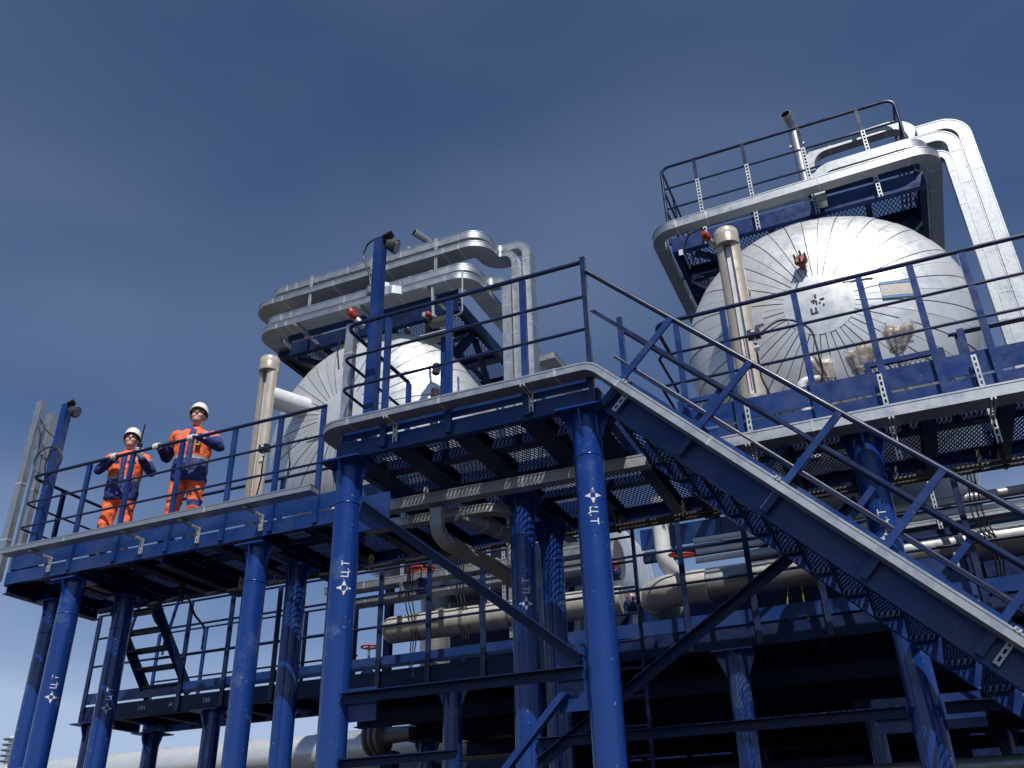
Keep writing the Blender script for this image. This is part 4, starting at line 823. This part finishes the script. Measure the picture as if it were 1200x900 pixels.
for i in range(8):
    z0, z1 = -EYE+2.4*i, -EYE+2.4*(i+1); f0, f1 = 1-.8*i/8, 1-.8*(i+1)/8; s0, s1 = -77.9-3*i/8.2, -77.9-3*(i+1)/8.2; q = 1 if i % 2 else -1
    for s in (-1, 1): part('diagonal', MB().bar((s0-1.4*f0*q, 62+1.4*f0*s, z0), (s1+1.4*f1*q, 62+1.4*f1*s, z1), .16, .16), WHT, tw)
    part('ring_beam', MB().bar((s0-1.4*f0, 62-1.4*f0, z0+.05), (s0+1.4*f0, 62-1.4*f0, z0+.05), .16, .16), WHT, tw)
sk = thing('ribbed_stack', (-74.3, 61, -EYE), 'pale ribbed stack beside the far lattice mast', 'stack')
part('shaft', MB().lathe((-74.3, 61, -EYE), ZUP, [(.6, 0), (.35, 14.6)], 18), WHT, sk, 40)
for i in range(6): part('rib', MB().lathe((-74.3, 61, 10.4+.45*i), ZUP, [(.35, 0), (.85, .04), (.85, .12), (.35, .16)], 18), GALV, sk, 40)
# ------------------------------------------------------------------ people
def ik(s, w_, l1, l2, pole):
    d = w_-s; L = min(d.length, (l1+l2)*.995); dn = d.normalized(); a = (l1*l1-l2*l2+L*L)/(2*L); h = math.sqrt(max(0, l1*l1-a*a))
    p = pole-dn*pole.dot(dn); return s+dn*a+p.normalized()*h
def person(label, base, face, H, handR, handL, look, p2, polR, polL, lean=0.0):
    t = thing('person', base, label, 'person', 'workers at the railing')
    B = Vector(base); F = V(face[0], face[1], 0).normalized(); L = ZUP.cross(F); k = H/1.8
    def P(l, f, z): return B+L*(l*k)+F*(f*k+lean*z*k)+ZUP*(z*k)
    prims = []; mb = MB()
    def cap(p0, r0, p1, r1, lab, n=14, q=6, fl=1.0, fdir=None):
        """tapered capsule; fl squashes it along fdir"""
        d = (p1-p0); Ln = d.length; d.normalize(); a = d.orthogonal().normalized(); b = d.cross(a); k0 = len(mb.v); rows = []
        for i in range(q+1): th = math.pi/2*(1-i/q); rows.append((r0*math.cos(th), -r0*math.sin(th)))
        for i in range(q+1): th = math.pi/2*i/q; rows.append((r1*math.cos(th), Ln+r1*math.sin(th)))
        for r, h in rows:
            for j in range(n):
                v = p0+d*h+(a*math.cos(2*math.pi*j/n)+b*math.sin(2*math.pi*j/n))*max(r, .0004)
                if fdir is not None: c0 = p0+d*h; o_ = v-c0; v = c0+o_-fdir*o_.dot(fdir)*(1-fl)
                mb.v.append(v)
        for i in range(len(rows)-1):
            for j in range(n): mb.f.append((k0+i*n+j, k0+i*n+(j+1) % n, k0+(i+1)*n+(j+1) % n, k0+(i+1)*n+j))
        prims.append((p0, p1, r0, r1, lab))
    def loft(secs, lab, n=24):
        k0 = len(mb.v)
        for (c, rl, rf) in secs:
            for j in range(n):
                a = 2*math.pi*j/n; ca, sa = math.cos(a), math.sin(a); e = .82
                mb.v.append(c+L*(rl*k*math.copysign(abs(ca)**e, ca))+F*(rf*k*math.copysign(abs(sa)**e, sa)))
        m_ = len(secs)
        for i in range(m_-1):
            for j in range(n): mb.f.append((k0+i*n+j, k0+i*n+(j+1) % n, k0+(i+1)*n+(j+1) % n, k0+(i+1)*n+j))
        mb.f.append(tuple(k0+j for j in range(n))[::-1]); mb.f.append(tuple(k0+(m_-1)*n+j for j in range(n)))
    # legs and boots
    for s in (1, -1):
        hip, knee, ank = P(.095*s, 0, .90), P(.115*s, .03, .50), P(.125*s, -.02, .12)
        cap(hip, .105*k, knee, .082*k, 'leg'); cap(knee, .085*k, ank, .078*k, 'leg'); cap(P(.125*s, -.04, .055), .05*k, P(.14*s, .16, .05), .045*k, 'boot')
    # torso: jacket hem, waist, chest, shoulders
    loft([(P(0, 0, .80), .185, .135), (P(0, 0, .84), .20, .15), (P(0, .0, .98), .205, .155), (P(0, .0, 1.10), .195, .150), (P(0, .0, 1.25), .215, .155), (P(0, .0, 1.36), .225, .15), (P(0, -.01, 1.44), .205, .125), (P(0, -.01, 1.485), .13, .095), (P(0, .0, 1.51), .075, .075)], 'torso')
    prims.append((P(0, 0, .86), P(0, 0, 1.27), .19*k, .2*k, 'torso')); prims.append((P(.12, -.01, 1.40), P(-.12, -.01, 1.40), .08*k, .08*k, 'torso'))
    cap(P(0, -.005, 1.47), .078*k, P(0, .0, 1.505), .074*k, 'collar')
    # head
    Fh = (F*look[0]+L*look[1]+ZUP*look[2]).normalized(); Uh = (ZUP-Fh*ZUP.dot(Fh)).normalized(); Sh = Uh.cross(Fh); hc = P(0, .02, 1.672)
    def Hd(s, f, u): return hc+Sh*(s*k)+Fh*(f*k)+Uh*(u*k)
    cap(P(0, .005, 1.52), .056*k, Hd(0, -.01, -.05), .056*k, 'skin'); 
    cap(Hd(0, -.015, .035), .088*k, Hd(0, .0, .03), .086*k, 'skin', fl=.86, fdir=Sh); cap(Hd(0, .015, -.03), .076*k, Hd(0, .034, -.082), .048*k, 'skin', fl=.92, fdir=Sh)
    cap(Hd(0, .088, .015), .012*k, Hd(0, .105, -.022), .017*k, 'skin'); cap(Hd(.022, .078, -.058), .009*k, Hd(-.022, .078, -.058), .009*k, 'lip')
    for s in (1, -1):
        cap(Hd(.080*s, -.01, .02), .014*k, Hd(.084*s, -.015, -.02), .011*k, 'skin'); cap(Hd(.03*s, .078, .035), .016*k, Hd(.05*s, .066, .033), .014*k, 'skin'); cap(Hd(.03*s, .055, -.03), .028*k, Hd(.04*s, .045, -.01), .026*k, 'skin')
    # arms
    gl = []
    for s, hand, pol in ((-1, handR, polR), (1, handL, polL)):
        sh = P(.205*s, -.01, 1.42); wr = Vector(hand['wrist']); po = (L*pol[0]+F*pol[1]+ZUP*pol[2]).normalized(); el = ik(sh, wr, .305*k, .275*k, po)
        cap(sh, .078*k, el, .062*k, 'upper'); cap(el, .064*k, wr, .048*k, 'fore'); gl.append((s, el, wr, hand))
    # jacket hem flare and pockets
    cap(P(.1, .135, .96), .05*k, P(.1, .13, 1.03), .05*k, 'torso', fl=.4, fdir=F); cap(P(-.1, .135, .96), .05*k, P(-.1, .13, 1.03), .05*k, 'torso', fl=.4, fdir=F)
    me0 = mb.mesh('body_src', ORANGE); tmp = bpy.data.objects.new('body_src', me0); COL.objects.link(tmp)
    rm = tmp.modifiers.new('r', 'REMESH'); rm.mode = 'VOXEL'; rm.voxel_size = .0095; rm.use_smooth_shade = True
    sm = tmp.modifiers.new('s', 'SMOOTH'); sm.factor = .5; sm.iterations = 3
    dg = bpy.context.evaluated_depsgraph_get(); dg.update(); me = bpy.data.meshes.new_from_object(tmp.evaluated_get(dg)); bpy.data.objects.remove(tmp, do_unlink=True)
    me.name = 'body'; me.materials.clear()
    for m in (ORANGE, NAVY, REFL, SKIN, LIP, BOOT): me.materials.append(m)
    import numpy as np
    A0 = np.array([p[0][:] for p in prims]); D0 = np.array([p[1][:] for p in prims])-A0; R0 = np.array([p[2] for p in prims]); R1 = np.array([p[3] for p in prims]); DD = np.maximum((D0*D0).sum(1), 1e-9)
    def nearest(C):
        bi = np.zeros(len(C), int); bt = np.zeros(len(C)); bd = np.full(len(C), 1e9)
        for q in range(len(prims)):
            tt = np.clip(((C-A0[q])@D0[q])/DD[q], 0, 1); ds = np.linalg.norm(C-(A0[q]+tt[:, None]*D0[q]), axis=1)-(R0[q]+(R1[q]-R0[q])*tt); u = ds < bd
            bd[u] = ds[u]; bi[u] = q; bt[u] = tt[u]
        return bi, bt
    nv = len(me.vertices); co = np.empty(nv*3); me.vertices.foreach_get('co', co); co = co.reshape(-1, 3); nr = np.empty(nv*3); me.vertices.foreach_get('normal', nr); nr = nr.reshape(-1, 3)
    bi, bt = nearest(co); AM = {'leg': .011, 'torso': .008, 'upper': .009, 'fore': .009}; am = np.array([AM.get(prims[q][4], 0) for q in range(len(prims))])[bi]
    nf = lambda s, ph: sum(np.sin(co@np.array(w_)*s+ph+i*1.7+1.8*np.sin(co@np.array(w2)*s*.6+i)) for i, (w_, w2) in enumerate((((.6, .3, 1.1), (.5, -.8, .3)), ((-.7, .5, 1.0), (.2, .6, .9)), ((.2, -.9, .7), (-.9, .1, .4)))))/3
    co = co+nr*(am*(.9*nf(26, p2*3)+.55*nf(55, 1+p2)))[:, None]; me.vertices.foreach_set('co', co.ravel()); me.update()
    fc = np.empty(len(me.polygons)*3); me.polygons.foreach_get('center', fc); fc = fc.reshape(-1, 3); fi, ft = nearest(fc); Bn = np.array(B[:]); zz = (fc[:, 2]-Bn[2])/k; ll = ((fc-Bn)@np.array(L[:]))/k; ff = ((fc-Bn)@np.array(F[:]))/k-lean*zz; mis = np.zeros(len(fc), int)
    for i_ in range(len(fc)):
        lab = prims[fi[i_]][4]; tt = ft[i_]; z = zz[i_]; l_ = ll[i_]; f_ = ff[i_]; mi = 0
        if lab == 'leg': mi = 0 if z < .82 else 1; mi = 1 if (p2 and .50 < z < .58 and l_ > 0 and f_ > 0) else mi
        if lab == 'leg' and .30 < z < .36: mi = 2
        if lab == 'boot' or (lab == 'leg' and z < .17): mi = 5
        if lab == 'torso':
            mi = 0 if z > 1.11 else 1
            if 1.08 < z < 1.115: mi = 2
            if f_ > .05 and abs(l_) < .038 and z > .8: mi = 1
            if z < .80: mi = 0
            if z > 1.36 and .13 < abs(l_) < .155 and f_ > 0: mi = 2
            if not p2 and 1.29 < z < 1.33 and f_ > 0 and .05 < abs(l_) < .15: mi = 1
        if lab == 'upper': mi = 0 if tt < .42 else 1
        if lab == 'upper' and .36 < tt < .43: mi = 2
        if lab == 'fore': mi = 1
        if lab == 'collar': mi = 0 if not (p2 and l_ < -.0) else 1
        if lab == 'skin': mi = 3 if z > 1.51 else 0
        if lab == 'lip': mi = 4
        mis[i_] = mi
    me.polygons.foreach_set('material_index', mis)
    me.transform(Matrix.Translation(-B)); bo = bpy.data.objects.new('body', me); COL.objects.link(bo); bo.parent = t; reg(bo, B)
    # helmet with brim
    hm = MB(); prof = []; n = 28; k0 = 0
    rows = [(0.998, .0), (1.0, .02), (.98, .05), (.9, .085), (.72, .118), (.45, .138), (.2, .145), (.01, .147)]
    cen = Hd(0, -.018, .068)
    for r, h in rows:
        for j in range(n):
            a = 2*math.pi*j/n; fr = math.cos(a); sd_ = math.sin(a); hm.v.append(cen+Fh*(fr*r*.122*k)+Sh*(sd_*r*.106*k)+Uh*(h*k))
    for i in range(len(rows)-1):
        for j in range(n): hm.f.append((i*n+j, i*n+(j+1) % n, (i+1)*n+(j+1) % n, (i+1)*n+j))
    hl = part('helmet', hm, HELM, t, 60)
    br = MB()
    for ro, h in ((.99, .004), (.99, -.006)):
        for j in range(n):
            a = 2*math.pi*j/n; br.v.append(cen+Fh*(math.cos(a)*.118*k)+Sh*(math.sin(a)*.103*k)+Uh*(h*k))
    for h in (-.002, -.012):
        for j in range(n):
            a = 2*math.pi*j/n; e = .010+.028*max(0, math.cos(a))**2; br.v.append(cen+Fh*(math.cos(a)*(.120+e)*k)+Sh*(math.sin(a)*(.105+e*.55)*k)+Uh*((h-.012*max(0, math.cos(a)))*k))
    for j in range(n):
        q = (j+1) % n; br.f += [(j, q, 2*n+q, 2*n+j), (n+q, n+j, 3*n+j, 3*n+q), (2*n+j, 2*n+q, 3*n+q, 3*n+j)]
    part('brim', br, HELM, hl, 60); part('ridge', MB().tube([cen+Fh*(.1*k)+Uh*(.085*k), cen+Fh*(.05*k)+Uh*(.140*k), cen+Uh*(.150*k), cen-Fh*(.05*k)+Uh*(.14*k)], .009*k, 8), HELM, hl, 60)
    part('inner_band', MB().torus(cen-Uh*.008, Uh, .100*k, .008*k, 24, 6), BLACK, hl, 60)
    for s in (1, -1): part('chin_strap', MB().tube([Hd(.092*s, .01, .05), Hd(.084*s, .02, -.03), Hd(.05*s, .035, -.105), Hd(.0, .05, -.125)], .0055*k, 6), BLACK, hl, 60)
    gp = MB().sweep([Hd(.076, .028, .030), Hd(.066, .075, .028), Hd(.03, .102, .026), Hd(0, .103, .026), Hd(-.03, .102, .026), Hd(-.066, .075, .028), Hd(-.076, .028, .030)], [(-.002, -.019*k), (.002, -.019*k), (.002, .019*k), (-.002, .019*k)], Uh)
    gg = part('safety_glasses', gp, LENS, t, 60); part('frame_bar', MB().tube([Hd(.078, .0, .045), Hd(.068, .077, .045), Hd(.03, .105, .044), Hd(-.03, .105, .044), Hd(-.068, .077, .045), Hd(-.078, .0, .045)], .003*k, 6), BLACK, gg, 60)
    part('collar_band', MB().lathe(P(0, -.008, 1.46), ZUP, [(.092*k, 0), (.09*k, .02), (.086*k, .05*k), (.08*k, .053*k), (.078*k, .01)], 24), ORANGE, t, 60)
    part('zip_flap', MB().sweep([P(0, .165, .86), P(0, .160, 1.1), P(0, .168, 1.27), P(0, .142, 1.42)], [(-.022*k, -.003), (.022*k, -.003), (.022*k, .004), (-.022*k, .004)], F), NAVY, t, 60)
    # gloves: palm, four fingers and a thumb closed round what they hold
    for s, el, wr, hand in gl:
        gm = MB(); fd = (wr-el).normalized(); g0 = Vector(hand['grip']); ax = Vector(hand['axis']).normalized(); rr = hand['r']+.010
        gm.tube([wr-fd*.06, wr-fd*.01, wr+fd*.015], .042*k, 14)
        pd = (g0-wr); pd = pd-ax*pd.dot(ax); pd.normalize(); nrm = ax.cross(pd).normalized()
        if nrm.z < 0 and hand.get('over', True): nrm = -nrm
        pc = g0-pd*.01+nrm*(rr+.004)
        gm.sweep([wr, wr+(pc-wr)*.5+nrm*.006, pc], [(.041*math.cos(a), .017*math.sin(a)) for a in [2*math.pi*i/12 for i in range(12)]], nrm)
        for i in range(4):
            o_ = ax*(-.030+.020*i); ln = (.85, 1.0, .95, .78)[i]
            arc = [g0+o_+(nrm*math.cos(q)+pd*math.sin(q))*(rr+.004) for q in [(-.3+ (2.9*ln)*j/6) for j in range(7)]]
            gm.tube(arc, .0098, 8)
        th0 = ax*(s*-1 if hand.get('flip') else s)*.03
        gm.tube([wr+(pc-wr)*.45+ax*(.03*hand.get('ts', 1)), g0-pd*(rr+.006)+ax*(.034*hand.get('ts', 1))+nrm*.006, g0-pd*(rr)-nrm*.022+ax*(.028*hand.get('ts', 1)), g0-nrm*(rr+.004)+ax*(.02*hand.get('ts', 1))], .0108, 8)
        part('glove', gm, GLOVE, t, 60)
    return t, P, Hd
# man with the radio
ZR = ZT
rk = dict(r=.021)
tP1, P1f, H1 = person('worker with a radio at his cheek, one gloved hand on the rail', (-8.60, 7.80, ZD), (.50, -.87), 1.74,
    dict(wrist=(-8.53, 7.53, 4.815), grip=(-8.45, 7.455, ZT), axis=(1, 0, 0), r=.021, ts=-1), dict(wrist=(-8.17, 7.62, 4.74), grip=(-8.20, 7.57, 4.84), axis=(.2, -.1, 1), r=.022, over=False, ts=1), (1, .12, .30), False, (-.8, .1, -1), (.7, .1, -1))
ra = thing('two_way_radio', (-8.20, 7.57, 4.77), 'black two-way radio with long antenna in a gloved hand', 'radio')
part('radio_body', MB().bar((-8.215, 7.577, 4.78), (-8.185, 7.563, 4.94), .055, .034, V(1, 0, 0)), BLACK, ra); part('antenna', MB().tube([V(-8.18, 7.56, 4.941), V(-8.16, 7.545, 5.02), V(-8.12, 7.52, 5.17)], .009, 8), BLACK, ra, 60); part('knob', MB().lathe((-8.20, 7.555, 4.94), (.2, -.1, 1), [(.007, 0), (.007, .015)], 8), DARK, ra)
tP2, P2f, H2 = person('taller worker gripping the rail with both white gloves, yellow badge on chest', (-7.55, 7.80, ZD), (.50, -.87), 1.86,
    dict(wrist=(-7.82, 7.54, 4.80), grip=(-7.79, 7.455, ZT), axis=(1, 0, 0), r=.021, ts=1), dict(wrist=(-7.22, 7.54, 4.81), grip=(-7.27, 7.455, ZT), axis=(1, 0, 0), r=.021, ts=-1), (1, .05, .34), True, (-.7, -.2, -1), (1, -.1, -.7))
bd = thing('gas_monitor', P2f(.085, .17, 1.27), 'yellow and black gas monitor clipped on the taller worker\'s chest', 'gas monitor')
c = P2f(.085, .183, 1.27); F2 = V(.50, -.87, 0).normalized(); L2 = ZUP.cross(F2)
part('case', MB().sweep([c-ZUP*.052, c+ZUP*.052], [(-.03, -.012), (.03, -.012), (.03, .014), (-.03, .014)], F2), mat('yellow_plastic', (.55, .36, .02), .45, c2=(.45, .28, .02), scale=20), bd); part('screen', MB().sweep([c-ZUP*.03+F2*.0155, c+ZUP*.03+F2*.0155], [(-.02, -.001), (.02, -.001), (.02, .002), (-.02, .002)], F2), BLACK, bd)
